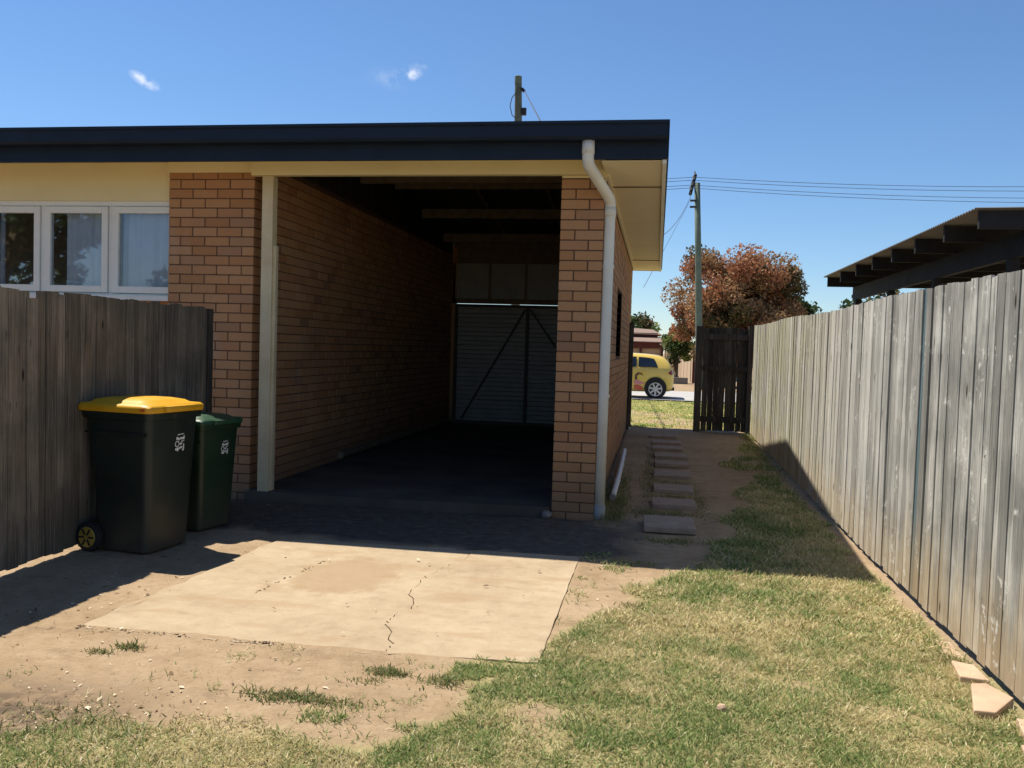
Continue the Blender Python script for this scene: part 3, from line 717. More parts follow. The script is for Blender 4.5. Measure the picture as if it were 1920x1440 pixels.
for (a, b) in ((-5.62, -5.13), (-5.03, -4.42), (-6.40, -6.28), (-7.1, -6.75)):
    V = []; n = 28
    for i in range(n + 1):
        xx = a + (b - a) * i / n; yy = WP + 0.07 + 0.018 * math.sin(i * 1.55) + 0.006 * math.sin(i * 0.7)
        V += [(xx, yy, 1.80), (xx + 0.01 * math.sin(i), yy, 2.74)]
    MB().add(V, [(2 * i, 2 * i + 2, 2 * i + 3, 2 * i + 1) for i in range(n)]).build('curtain', M['curtain'], win, smooth=True)
MB().box(-9.9, LPX0 - 0.2, WP + 2.6, WP + 2.7, 0.3, 3.0).build('room_wall', M['room'], house)
MB().box(-9.9, XL - 0.26, WP + 0.2, 15.2, 0.22, 0.30).build('room_floor', M['room'], house)
MB().box(-9.9, XL - 0.26, WP + 0.21, 15.2, 2.95, 3.0).build('room_ceiling', M['room'], house)
MB().box(X0R, XL - 0.26, YB - 0.2, YB, -0.05, 2.94).build('rear_wall', M['brick_mass'], house)

# downpipe
px, py = -0.436, YF + 0.040
dp = MB().tube([(-0.590, Y_EAVE - 0.02, 3.10), (-0.590, Y_EAVE - 0.015, 2.955), (-0.586, Y_EAVE + 0.0, 2.915), (-0.570, Y_EAVE + 0.05, 2.885), (-0.47, py - 0.14, 2.765), (-0.442, py - 0.045, 2.725), (px, py - 0.008, 2.69), (px, py, 2.63), (px - 0.004, py, 1.2), (px - 0.006, py, 0.10)], 0.046, 18).build('downpipe', M['pvc'], house, smooth=True)
MB().tube([(-0.590, Y_EAVE - 0.02, 3.097), (-0.590, Y_EAVE - 0.016, 2.985)], 0.050, 18).build('outlet_collar', M['pvc_white'], dp, smooth=True)
MB().tube([(px, py, 2.66), (px, py, 2.58)], 0.051, 18).build('joint_collar', M['pvc'], dp, smooth=True)
MB().tube([(px - 0.006, py, 0.125), (px - 0.006, py, -0.03)], 0.052, 18).build('pipe_foot', M['pvc_grey'], dp, smooth=True)
for zc in (2.15, 1.05): MB().tube([(px, py, zc), (px, py, zc + 0.025)], 0.0505, 18).build('bracket', M['pvc'], dp)

# white stormwater pipe lying along the foot of the side wall
sp = MB(); pts = [(-0.365, 8.30, 0.060), (-0.362, 9.2, 0.085), (-0.368, 10.4, 0.105), (-0.380, 11.75, 0.125)]
sp.tube(pts, 0.028, 12)
t_pipe = thing('drain_pipe', (-0.35, 9.0, 0.04), 'white plastic pipe lying along the foot of the brick side wall', 'pipe')
sp.build('pipe', M['pvc_white'], t_pipe, smooth=True)
for y, z, xx in ((9.2, 0.085, -0.362), (10.4, 0.105, -0.368)): MB().tube([(xx, y - 0.04, z), (xx, y + 0.04, z + 0.001)], 0.032, 12).build('coupling', M['pvc_white'], t_pipe)
MB().tube([(-0.365, 8.34, 0.061), (-0.365, 8.27, 0.059)], 0.033, 12).build('end_socket', M['pvc_grey'], t_pipe)

# ------------------------------------------------------------------ fences
def paling_mesh(h, w, seed, m):
    r = random.Random(seed); n = 6; V = []; Fc = []; bow = r.uniform(-0.003, 0.003); cup = r.uniform(-0.0008, 0.0008); tw = r.uniform(-0.0015, 0.0015); skew = r.uniform(-0.003, 0.003)
    for i in range(n + 1):
        q = i / n; z = q * h; cx = bow * math.sin(math.pi * q) + tw * (q - 0.5); wy = w / 2 * (1 + r.uniform(-0.03, 0.03)); cy = 0.006 * math.sin(2.5 * q + seed)
        dz = skew if i == n else 0
        V += [(-0.008 + cx + cup, cy - wy, z - dz), (0.008 + cx + cup, cy - wy, z - dz), (0.008 + cx - tw, cy + wy, z + dz), (-0.008 + cx - tw, cy + wy, z + dz)]
    for i in range(n):
        for k in range(4): Fc.append((i * 4 + k, i * 4 + (k + 1) % 4, i * 4 + 4 + (k + 1) % 4, i * 4 + 4 + k))
    Fc += [(3, 2, 1, 0), (n * 4, n * 4 + 1, n * 4 + 2, n * 4 + 3)]
    me = MB().add(V, Fc).mesh('paling'); me.materials.append(m); return me

FX = 1.555
fence_r = thing('paling_fence', (FX, 8.3, 0), 'sunlit grey weathered paling fence along the right of the lawn', 'fence')
pm = [paling_mesh(1.80, w, s, M['paling_sun']) for s, w in enumerate((0.098, 0.100, 0.096, 0.102, 0.095, 0.100, 0.097, 0.104, 0.094, 0.099))]
pm_b = paling_mesh(1.80, 0.10, 77, M['paling_blue'])
y = 1.30; i = 0
while y < 14.72:
    off = 0.0 if i % 2 == 0 else 0.0035
    top = 1.862 + 0.0072 * max(0, y - 6) + 0.012 * math.sin(y * 1.3) + random.uniform(-0.006, 0.006)
    me = pm_b if 5.42 < y < 5.54 else random.choice(pm)
    z0 = float(tz(y)) + 0.045 + random.uniform(-0.012, 0.012)
    sc = (top - z0) / 1.80
    gap = 0.024 if (abs(y - 5.30) < 0.05 or abs(y - 4.76) < 0.05) else 0
    inst('paling', me, (FX + off + random.uniform(-.0015, .0015), y, z0), fence_r, (random.uniform(-.003, .003), random.uniform(-.002, .002), math.pi * random.randint(0, 1) + random.uniform(-.010, .010)), (1, 1, sc))
    y += random.uniform(0.080, 0.090) + gap; i += 1
for zr in (0.32, 1.02, 1.62):
    yy = 1.2
    while yy < 14.7:
        MB().box(FX + 0.032, FX + 0.070, yy, min(yy + 2.39, 14.75), zr - 0.04 + 0.007 * max(0, yy - 6), zr + 0.04 + 0.007 * max(0, yy - 6)).build('rail', M['rail'], fence_r); yy += 2.4
for yy in np.arange(1.25, 14.8, 2.4): MB().box(FX + 0.072, FX + 0.165, yy - 0.05, yy + 0.05, -0.2, 1.80).build('post', M['rail'], fence_r)

LX = -3.80
fence_l = thing('paling_fence', (LX, 4.0, 0), 'shaded brown paling fence behind the two wheelie bins', 'fence')
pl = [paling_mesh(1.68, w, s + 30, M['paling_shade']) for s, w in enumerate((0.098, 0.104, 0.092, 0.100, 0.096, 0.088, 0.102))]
y = 0.40; i = 0
while y < 6.93:
    off = 0.0 if i % 2 == 0 else -0.008
    top = 1.715 + random.uniform(-0.010, 0.010)
    if 4.82 < y < 4.93: top -= 0.045
    z0 = 0.03 + random.uniform(-0.01, 0.01)
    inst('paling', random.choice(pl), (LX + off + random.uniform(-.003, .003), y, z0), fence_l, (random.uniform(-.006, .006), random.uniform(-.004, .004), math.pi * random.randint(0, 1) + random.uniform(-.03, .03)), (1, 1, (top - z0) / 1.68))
    y += random.uniform(0.076, 0.088); i += 1
MB().box(LX - 0.045, LX + 0.012, 6.955, 7.045, -0.1, 1.705).build('end_post', M['gate_wood'], fence_l)
for zr in (0.32, 1.45): MB().box(LX - 0.075, LX - 0.035, 0.4, 6.95, zr - 0.04, zr + 0.04).build('rail', M['rail'], fence_l)

# picket panel and gate post closing the side path
GYP = 15.30
gp = thing('picket_gate', (1.13, GYP, 0.1), 'dark timber picket gate panel at the end of the side path', 'gate')
MB().box(0.655, 0.770, GYP - 0.05, GYP + 0.05, 0.0, 1.915).build('post', M['gate_wood'], gp)
MB().box(1.520, 1.600, GYP - 0.05, GYP + 0.05, 0.0, 1.93).build('post', M['gate_wood'], gp)
pk = [paling_mesh(1.76, w, s + 60, M['gate_wood']) for s, w in enumerate((0.093, 0.090, 0.094))]
for k in range(8):
    x = 0.822 + k * 0.0955 + random.uniform(-.004, .004)
    inst('picket', pk[k % 3], (x, GYP + 0.012, 0.13 + random.uniform(-.01, .01)), gp, (0, random.uniform(-.005, .005), math.pi / 2))
for zr, hh in ((1.74, 0.10), (1.20, 0.08), (0.33, 0.10)): MB().box(0.771, 1.519, GYP - 0.036, GYP - 0.002, zr - hh / 2, zr + hh / 2).build('rail', M['gate_wood'], gp)
gs = thing('gate_post', (-0.475, 15.2, 0.1), 'dark gate post against the far end of the brick side wall', 'post')
MB().box(XR + 0.006, -0.405, 15.15, 15.24, 0.0, 1.94).build('post', M['gate_wood'], gs)
MB().box(XR - 0.055 + 0.075, -0.410, 15.125, 15.148, 0.13, 1.90).build('stop_board', M['gate_wood'], gs)
for zr in (0.42, 1.62): MB().box(-0.470, -0.404, 15.116, 15.124, zr - 0.02, zr + 0.02).build('hinge', M['steel_dark'], gs)
MB().box(-0.435, -0.405, 15.105, 15.149, 0.115, 0.150).build('latch_block', M['pvc_white'], gs)

# ------------------------------------------------------------------ wheelie bins
def rrect(cx, cy, lx, ly, r, z, n=4):
    out = []
    for (sx, sy, a0) in ((1, -1, -90), (1, 1, 0), (-1, 1, 90), (-1, -1, 180)):
        for k in range(n + 1):
            a = math.radians(a0 + 90 * k / n); out.append((cx + sx * (lx / 2 - r) + r * math.cos(a), cy + sy * (ly / 2 - r) + r * math.sin(a), z))
    return out
def loft(rings, cap0=True, cap1=True):
    m = MB(); n = len(rings[0]); V = [p for r in rings for p in r]; Fc = []
    for i in range(len(rings) - 1):
        for k in range(n): Fc.append((i * n + k, i * n + (k + 1) % n, (i + 1) * n + (k + 1) % n, (i + 1) * n + k))
    if cap0: Fc.append(tuple(range(n))[::-1])
    if cap1: Fc.append(tuple(range((len(rings) - 1) * n, len(rings) * n)))
    return m.add(V, Fc)
def smooth_angle(o, deg=35):
    o.data.shade_smooth()
    try: o.data.set_sharp_from_angle(angle=math.radians(deg))
    except Exception: pass
    return o

def wheelie_bin(loc, rz, label, body, lid, hub, sticker, scale=1.0):
    """local: front faces +x, handle and wheels at -x"""
    e = thing('wheelie_bin', (0, 0, 0), label, 'bin', 'wheelie bins against the left fence')
    b = loft([rrect(0.03, 0, 0.40, 0.42, 0.045, 0.02), rrect(0.03, 0, 0.41, 0.43, 0.05, 0.10), rrect(0.015, 0, 0.52, 0.505, 0.055, 0.86), rrect(0.015, 0, 0.525, 0.51, 0.055, 0.90),
              rrect(0.015, 0, 0.565, 0.55, 0.05, 0.905), rrect(0.015, 0, 0.570, 0.555, 0.05, 0.955), rrect(0.015, 0, 0.53, 0.515, 0.05, 0.957), rrect(0.015, 0, 0.52, 0.505, 0.05, 0.90)], True, True).build('body', body, e)
    smooth_angle(b, 30)
    MB().cbox(-0.235, 0.275, -0.262, -0.2565, 0.80, 0.815, 0.002).build('rib', body, b)
    h = MB().tube([(-0.25, -0.17, 0.93), (-0.33, -0.17, 0.945), (-0.345, -0.15, 0.947), (-0.345, 0.15, 0.947), (-0.33, 0.17, 0.945), (-0.25, 0.17, 0.93)], 0.016, 8).build('handle', body, e, smooth=True)
    # domed lid with raised centre, front lip and hinge lugs
    L = loft([rrect(0.005, 0, 0.600, 0.575, 0.055, 0.950), rrect(0.005, 0, 0.612, 0.585, 0.06, 0.962), rrect(0.005, 0, 0.612, 0.585, 0.06, 0.985), rrect(0.003, 0, 0.585, 0.56, 0.06, 1.000),
              rrect(-0.005, 0, 0.50, 0.47, 0.07, 1.006), rrect(-0.01, 0, 0.46, 0.43, 0.07, 1.022), rrect(-0.015, 0, 0.36, 0.33, 0.08, 1.034), rrect(-0.02, 0, 0.15, 0.13, 0.05, 1.038)], True, True).build('lid', lid, e)
    smooth_angle(L, 50)
    smooth_angle(loft([rrect(0.318, 0, 0.05, 0.30, 0.02, 0.957), rrect(0.320, 0, 0.058, 0.31, 0.024, 0.975), rrect(0.316, 0, 0.05, 0.30, 0.02, 0.994)]).build('lid_lip', lid, L), 50)
    for yy in (-0.19, 0.19): MB().box(-0.355, -0.29, yy - 0.035, yy + 0.035, 0.945, 0.985).build('hinge', lid, L, bevel=0.008)
    if sticker: MB().add([(0.235, -0.2935, 0.966), (0.275, -0.2935, 0.964), (0.283, -0.2935, 0.974), (0.268, -0.2935, 0.985), (0.255, -0.2935, 0.979), (0.245, -0.2935, 0.984)], [(0, 1, 2, 3, 4, 5)]).build('arrow_sticker', M['print_red'], L)
    MB().tube([(-0.19, -0.27, 0.105), (-0.19, 0.27, 0.105)], 0.012, 10).build('axle', M['steel_dark'], e)
    for s in (-1, 1):
        w = MB().tube([(-0.19, s * 0.232, 0.103), (-0.19, s * 0.240, 0.103), (-0.19, s * 0.275, 0.103), (-0.19, s * 0.282, 0.103)], [0.085, 0.100, 0.100, 0.085], 28).build('wheel', M['rubber'], e)
        smooth_angle(w)
        hb = MB(); y0 = s * 0.2825
        hb.tube([(-0.19, y0 - s * 0.004, 0.103), (-0.19, y0 + s * 0.004, 0.103)], [0.072, 0.066], 24)
        hb = hb.build('hub', hub, w)
        for k in range(6):
            a = math.pi * k / 3; MB().bar((-0.19 + 0.018 * math.cos(a), y0 + s * 0.006, 0.103 + 0.018 * math.sin(a)), (-0.19 + 0.062 * math.cos(a), y0 + s * 0.006, 0.103 + 0.062 * math.sin(a)), 0.010, 0.008, (0, 1, 0)).build('spoke', M['rubber'], w)
    # printed mark on the front face (rows of worn white strokes)
    def fx(z): return 0.235 + (0.275 - 0.235) * (z - 0.10) / 0.76 + 0.0035
    mark = MB(); cy, cz = 0.06, 0.735
    def stroke(pts):
        mark.add([(fx(cz + v), cy + u, cz + v) for u, v in pts], [tuple(range(len(pts)))])
    S = 0.0019
    for row in ([(18, 66), (52, 68), (52, 65), (18, 62)], [(12, 56), (20, 57), (26, 52), (38, 55), (46, 54), (52, 60), (56, 60), (56, 47), (50, 45), (34, 47), (30, 44), (12, 46)],
                [(40, 42), (50, 41), (55, 44), (55, 40), (44, 37), (38, 38)], [(50, 30), (56, 30), (56, 8), (50, 3), (44, 8), (50, 14)],
                [(8, 10), (24, 4), (30, 12), (42, 14), (50, 20), (40, 22), (28, 18), (10, 16)], [(36, 36), (46, 34), (42, 28), (34, 26), (30, 30)]):
        stroke([((u - 33) * S * 1.0, (v - 36) * S) for u, v in row])
    ring = []
    for k in range(12):
        a0, a1 = 2 * math.pi * k / 12, 2 * math.pi * (k + 1) / 12
        stroke([(((18 + r * math.cos(a)) - 33) * S * 1.0, ((31 + r * math.sin(a)) - 36) * S) for r, a in ((8, a0), (12, a0), (12, a1), (8, a1))])
    mk = mark.build('printed_mark', M['print_white'], b); tag(mk, kind='stuff')
    e.location = loc; e.rotation_euler = (0, 0, rz); e.scale = (scale,) * 3
    return e
wheelie_bin((-3.475, 5.50, 0.0), math.radians(-9), 'dark wheelie bin with a bright yellow lid', M['bin_dark'], M['lid_yellow'], M['hub_yellow'], True)
wheelie_bin((-3.475, 6.23, 0.0), math.radians(-12), 'green wheelie bin with a green lid behind the yellow-lidded one', M['bin_green'], M['lid_green'], M['rubber'], False, 0.845)

# ------------------------------------------------------------------ stepping stones, pavers and odds and ends on the ground
def tzf(y): return float(tz(y))
stones = [(-0.060, 0.352, 7.02, 7.50), (0.005, 0.400, 8.06, 8.44), (0.020, 0.415, 8.90, 9.32), (0.028, 0.430, 9.85, 10.28), (0.035, 0.425, 10.72, 11.06), (0.030, 0.435, 11.46, 11.86), (0.010, 0.410, 12.24, 12.62), (-0.005, 0.400, 13.00, 13.36), (-0.030, 0.350, 13.82, 14.16)]
names = ['nearest the lawn, largest of the row', 'second from the lawn', 'third from the lawn', 'fourth from the lawn', 'fifth from the lawn, middle of the row', 'fourth from the gate', 'third from the gate', 'second from the gate', 'nearest the gate']
for k, ((x0, x1, y0, y1), nm) in enumerate(zip(stones, names)):
    x0 += (y0 - 7) * -0.004; zt = tzf((y0 + y1) / 2) + (0.058 if k == 0 else 0.040 + random.uniform(-.006, .006)); a = random.uniform(-0.05, 0.05); cx, cy = (x0 + x1) / 2, (y0 + y1) / 2
    m = MB().cbox(x0 - cx, x1 - cx, y0 - cy, y1 - cy, -0.05, 0.0, 0.006); o = m.build('stepping_stone', M['paver'])
    o.location = (cx, cy, zt); o.rotation_euler = (random.uniform(-.012, .012), random.uniform(-.012, .012), a)
    tag(o, 'pinkish grey stepping stone on the side path, ' + nm, 'stepping stone', 'stepping stones on the side path')

def chunk(name, poly, z0, z1, m, label, cat, tilt=(0, 0), group=None):
    cx = sum(p[0] for p in poly) / len(poly); cy = sum(p[1] for p in poly) / len(poly)
    o = MB().prism([(x - cx, y - cy) for x, y in poly], z0, z1).build(name, m, bevel=0.006); o.location = (cx, cy, 0); o.rotation_euler = (*tilt, 0)
    return tag(o, label, cat, group)
G = 'broken pavers at the fence foot'
chunk('paver', [(1.335, 3.80), (1.418, 3.79), (1.545, 3.95), (1.485, 4.10), (1.42, 4.09)], -0.03, 0.030, M['paver_pale'], 'largest pale pink paver by the right fence foot', 'paver', (0.03, -0.04), G)
chunk('paver', [(1.40, 4.17), (1.52, 4.15), (1.53, 4.38), (1.44, 4.42)], -0.03, 0.026, M['paver_pale'], 'pale paver behind the largest one at the right fence foot', 'paver', (-0.04, 0.02), G)
chunk('paver', [(1.44, 3.56), (1.535, 3.54), (1.54, 3.74), (1.48, 3.76)], -0.03, 0.022, M['paver_pale'], 'small pale paver chunk in front of the largest by the right fence', 'paver', (0.0, 0.03), G)
chunk('paver', [(1.36, 3.30), (1.52, 3.28), (1.53, 3.48), (1.40, 3.50)], -0.03, 0.020, M['paver_pale'], 'pale paver at the right edge nearest the camera', 'paver', (0.02, 0.0), G)
chunk('paver', [(1.45, 4.52), (1.53, 4.50), (1.535, 4.74), (1.47, 4.76)], -0.03, 0.012, M['paver_pale'], 'half-buried pale paver farthest along the right fence foot', 'paver', (0.0, 0.02), G)
def lump(name, loc, r, m, label, cat, seed, sq=(1, 1, 0.6)):
    rr = random.Random(seed); rings = []
    for i in range(1, 6):
        ph = math.pi * i / 6; rings.append([(sq[0] * r * math.sin(ph) * math.cos(a) * rr.uniform(.85, 1.15), sq[1] * r * math.sin(ph) * math.sin(a) * rr.uniform(.85, 1.15), -sq[2] * r * math.cos(ph)) for a in [2 * math.pi * k / 9 for k in range(9)]])
    o = loft(rings).build(name, m); o.location = loc; return tag(o, label, cat)
lump('rock', (-0.885, 7.41, 0.028), 0.062, M['stone_grey'], 'grey lump of rubble at the left foot of the right brick pier', 'rock', 3, (0.75, 1.15, 0.62))
lump('stone', (0.31, 3.58, 0.018), 0.024, M['paver_pale'], 'small pale stone in the middle of the lawn', 'stone', 5, (1, .8, .8))

# ------------------------------------------------------------------ neighbour's carport over the right fence
cp = thing('carport', (4.6, 12.2, 0.0), 'open carport with dark timber frame beyond the right fence', 'carport')
CX, CY0, CY1, CZ = 2.80, 8.55, 15.9, 2.835
xs = []
yy = CY0
V = []; n = 0
def sheet_z(x): return CZ + 0.018 * (x - CX)
prof = []
while yy <= CY1 + 1e-6:
    for q in range(4): prof.append((yy + q * 0.019, 0.009 * math.sin(q * math.pi / 2)))
    yy += 0.076
X1C = 8.2
V = [(x, y, sheet_z(x) + h + t) for t in (0.0, 0.003) for x in (CX, X1C) for y, h in prof]; n = len(prof)
Fq = [(i, i + 1, n + i + 1, n + i) for i in range(n - 1)] + [(2 * n + i + 1, 2 * n + i, 3 * n + i, 3 * n + i + 1) for i in range(n - 1)] + [(i + 1, i, 2 * n + i, 2 * n + i + 1) for i in range(n - 1)]
MB().add(V, Fq).build('roof_sheet', M['carport_sheet'], cp)
for y in (8.62, 9.60, 10.62, 11.62, 12.62, 13.62, 14.72, 15.80):
    MB().box(CX + 0.05, X1C - 0.1, y - 0.024, y + 0.024, CZ - 0.175, CZ - 0.012).build('rafter', M['carport_timber'], cp)
for x in (3.30, 7.6):
    MB().box(x - 0.03, x + 0.03, CY0 + 0.15, CY1 - 0.1, CZ - 0.40, CZ - 0.178).build('beam', M['carport_timber'], cp)
    for y in (9.0, 11.3, 13.4, 15.5): MB().box(x - 0.046, x + 0.046, y - 0.046, y + 0.046, -0.1, CZ - 0.401).build('post', M['carport_timber'], cp)

# ------------------------------------------------------------------ power poles and wires
p1 = thing('power_pole', (1.72, 36.0, 0.0), 'tall greenish timber power pole behind the picket gate', 'power pole', 'power poles')
MB().tube([(1.745, 36, -0.1), (1.62, 36, 2.5), (1.49, 36, 5.3), (1.335, 36, 8.25)], [0.15, 0.14, 0.125, 0.115], 14).build('pole', M['pole_green'], p1, smooth=True)
MB().bar((1.07, 35.8, 7.75), (1.27, 36.15, 8.62), 0.09, 0.10).build('crossarm', M['carport_timber'], p1)
for a, b, c in ((1.08, 35.8, 7.95), (1.13, 35.9, 8.15), (1.19, 36.0, 8.40), (1.25, 36.1, 8.60)): MB().tube([(a, b, c), (a - 0.02, b, c + 0.13)], [0.045, 0.03], 8).build('insulator', M['porcelain'], p1)
for z in (7.25, 7.5): MB().box(1.08, 1.32, 35.86, 35.95, z, z + 0.07).build('bracket', M['steel_dark'], p1)
p2 = thing('power_pole', (-5.0, 30.0, 0.0), 'slim grey power pole rising above the house roof', 'power pole', 'power poles')
MB().tube([(-4.85, 30, -0.1), (-4.99, 30, 9.0), (-5.03, 30, 10.55), (-5.035, 30, 10.70)], [0.16, 0.135, 0.12, 0.10], 14).build('pole', M['pole_dark'], p2, smooth=True)
MB().tube([(-5.035, 30, 10.50), (-5.037, 30, 10.74), (-5.037, 30, 10.78)], [0.125, 0.125, 0.05], 14).build('cap', M['pole_green'], p2)
MB().box(-4.87, -4.72, 29.9, 30.02, 9.42, 9.66).build('junction_box', M['black'], p2)
MB().tube([(-4.90, 29.95, 10.32), (-4.80, 29.95, 10.22)], 0.055, 8).build('clamp', M['black'], p2)
def sag(a, b, s, n=18): return [tuple(Vector(a).lerp(Vector(b), i / n) - Vector((0, 0, s * 4 * (i / n) * (1 - i / n)))) for i in range(n + 1)]
def wire(a, b, s, r, label): tag(MB().tube(sag(a, b, s), r, 5, False).build('overhead_wire', M['wire']), label, 'wire', 'overhead wires')
for k, (z0, z1, y) in enumerate(((8.50, 9.2, 36.1), (8.36, 8.95, 36.0), (8.15, 8.55, 35.9), (8.02, 8.28, 35.8))):
    wire((1.22 - 0.04 * k, y, z0), (34, y, z1 + 0.15), 0.75, 0.010, ['topmost', 'second', 'third', 'lowest'][k] + ' wire running right from the greenish pole')
    wire((1.22 - 0.04 * k, y, z0), (-34, y - 3, z1 - 0.1), 0.8, 0.010, ['topmost', 'second', 'third', 'lowest'][k] + ' wire running left from the greenish pole')
wire((1.10, 35.9, 7.72), (-0.6, 17.5, 3.62), 0.55, 0.009, 'service cable drooping left from the greenish pole to the house')
wire((1.12, 35.9, 7.62), (-0.35, 20.0, 2.9), 0.02, 0.006, 'thin stay wire slanting down left of the greenish pole')
wire((-4.80, 29.95, 10.24), (-2.17, 16.2, 5.45), 0.0, 0.016, 'dark cable slanting down from the slim pole above the roof')
tag(MB().tube([(-5.02, 29.9, 10.25), (-5.22, 29.9, 10.0), (-5.28, 29.9, 9.72), (-5.20, 29.9, 9.42), (-4.99, 29.9, 9.22)], 0.016, 5, False).build('cable_loop', M['wire'], p2))

# ------------------------------------------------------------------ trees and shrubs
def leaf_cloud(centres, radii, counts, size, palettes, seed, flat=0.8):
    r = np.random.default_rng(seed); P = []; C = []
    for (c, rad, n, pal) in zip(centres, radii, counts, palettes):
        u = r.normal(size=(n, 3)); u /= np.linalg.norm(u, axis=1)[:, None]
        d = r.random(n) ** 0.45; p = np.array(c) + u * d[:, None] * np.array(rad)
        P.append(p); pal = np.array(pal); w = r.random((n, 1)); i0 = r.integers(0, len(pal), n); i1 = r.integers(0, len(pal), n)
        C.append((pal[i0] * w + pal[i1] * (1 - w)) * r.uniform(0.75, 1.2, (n, 1)))
    P = np.concatenate(P); C = np.concatenate(C); n = len(P)
    a = r.normal(size=(n, 3)); a /= np.linalg.norm(a, axis=1)[:, None]; b = np.cross(a, r.normal(size=(n, 3))); b /= np.linalg.norm(b, axis=1)[:, None]
    s = (size * r.uniform(0.4, 1.75, n))[:, None]
    V = np.stack([P - a * s, P + b * s * 0.45, P + a * s, P - b * s * 0.45], 1).reshape(-1, 3)
    return V, np.arange(4 * n).reshape(-1, 4), np.repeat(C, 4, 0)
def tree(name, base, height, crown_c, crown_r, nclump, per, leaf, pals, label, cat, seed, group=None, clump_r=0.24, trunk_r=0.16, gap=None):
    r = np.random.default_rng(seed); t = thing(name, base, label, cat, group); b = np.array(base)
    cs, rs, ns, ps = [], [], [], []
    while len(cs) < nclump:
        u = r.normal(size=3); u /= np.linalg.norm(u); d = r.uniform(0.35, 1.0)
        c = np.array(crown_c) + u * d * np.array(crown_r)
        if c[2] < 0.3: continue
        if gap is not None and np.hypot((c[0] - gap[0]), (c[2] - gap[1])) < gap[2]: continue
        cr = np.array(crown_r).mean() * clump_r * r.uniform(0.6, 1.35); cs.append(c); rs.append((cr, cr, cr * 0.8)); ns.append(int(per * r.uniform(0.6, 1.4)))
        ps.append(pals[r.integers(0, len(pals))])
    V, Q, C = leaf_cloud([c - b for c in cs], rs, ns, leaf, ps, seed + 1)
    np_mesh('crown', V, Q, M['leaves'], C, t)
    tm = MB(); top = Vector(crown_c); bb = Vector(base)
    tm.tube([bb + Vector((0, 0, -0.1)), bb.lerp(top, 0.35) + Vector((0.1, 0, 0)), bb.lerp(top, 0.8)], [trunk_r, trunk_r * 0.8, trunk_r * 0.5], 10)
    for k in range(0, nclump, max(1, nclump // 14)):
        st = bb.lerp(top, r.uniform(0.3, 0.75)); en = Vector(cs[k]); mid = st.lerp(en, 0.5) + Vector((0, 0, 0.25)); tm.tube([st, mid, en], [trunk_r * 0.38, trunk_r * 0.25, trunk_r * 0.08], 6)
    tm.build('trunk', M['bark'], t, smooth=True); return t
RED = [(0.42, 0.17, 0.08), (0.50, 0.24, 0.13), (0.26, 0.10, 0.055), (0.46, 0.29, 0.16)]
OLV = [(0.10, 0.095, 0.035), (0.16, 0.12, 0.05), (0.22, 0.12, 0.06), (0.07, 0.075, 0.03)]
BRN = [(0.38, 0.24, 0.11), (0.28, 0.15, 0.08), (0.45, 0.29, 0.15)]
GRN = [(0.05, 0.085, 0.025), (0.08, 0.12, 0.04), (0.035, 0.06, 0.02)]
LGR = [(0.22, 0.30, 0.08), (0.30, 0.34, 0.12), (0.16, 0.22, 0.07)]
tree('red_leaf_tree', (3.0, 42.0, -0.2), 7.0, (3.50, 42.0, 3.55), (3.05, 2.8, 2.95), 132, 850, 0.068, [RED, BRN, BRN, OLV, RED, OLV], 'large tree with rusty red and olive leaves behind the picket gate', 'tree', 5, gap=(1.75, 4.15, 0.50), clump_r=0.27, trunk_r=0.22)
tree('green_tree', (6.9, 47.0, -0.2), 5.0, (6.9, 47.0, 2.9), (1.5, 1.5, 1.9), 34, 200, 0.11, [GRN, GRN, OLV], 'dark green tree at the right edge of the rusty red tree', 'tree', 8, clump_r=0.36)
tree('shrub', (0.95, 46.0, -0.2), 2.6, (1.0, 46.0, 1.75), (0.75, 0.8, 1.05), 22, 160, 0.085, [LGR, LGR, GRN], 'pale green shrub below the left of the rusty red tree', 'shrub', 12, clump_r=0.42, trunk_r=0.06)
tree('distant_tree', (-2.2, 85.0, -0.3), 6.0, (-2.0, 85.0, 3.1), (2.3, 2.0, 2.1), 26, 150, 0.16, [GRN, OLV, LGR], 'distant green tree above the brown roofed house', 'tree', 15, clump_r=0.36)
tree('distant_tree', (11.6, 50.0, -0.3), 5.0, (11.6, 50.0, 2.9), (2.4, 2.0, 2.3), 34, 170, 0.13, [GRN, OLV], 'green treetop showing under the carport beams', 'tree', 18, clump_r=0.34)
tree('distant_tree', (9.0, 60.0, -0.3), 5.0, (9.0, 60.0, 2.6), (1.2, 1.2, 2.0), 16, 150, 0.13, [GRN, OLV], 'small green treetop left of the carport roof edge', 'tree', 19, clump_r=0.4)
# garden behind the photographer, seen only mirrored in the window panes
tree('garden_tree', (-17.5, -6.0, 0.0), 7.0, (-17.5, -6.0, 4.4), (2.6, 2.6, 2.6), 46, 190, 0.12, [GRN, OLV, LGR], 'garden tree mirrored in the middle window pane', 'tree', 23)
tree('garden_tree', (-13.0, -9.5, 0.0), 4.0, (-13.0, -9.5, 2.0), (3.4, 1.6, 2.0), 44, 180, 0.12, [GRN, OLV, BRN], 'low garden tree mirrored in the right window pane', 'tree', 26)
tree('garden_tree', (-24.5, -6.5, 0.0), 8.0, (-24.5, -6.5, 4.4), (3.2, 3.0, 3.6), 46, 190, 0.14, [GRN, OLV], 'garden tree mirrored in the left window pane', 'tree', 29)
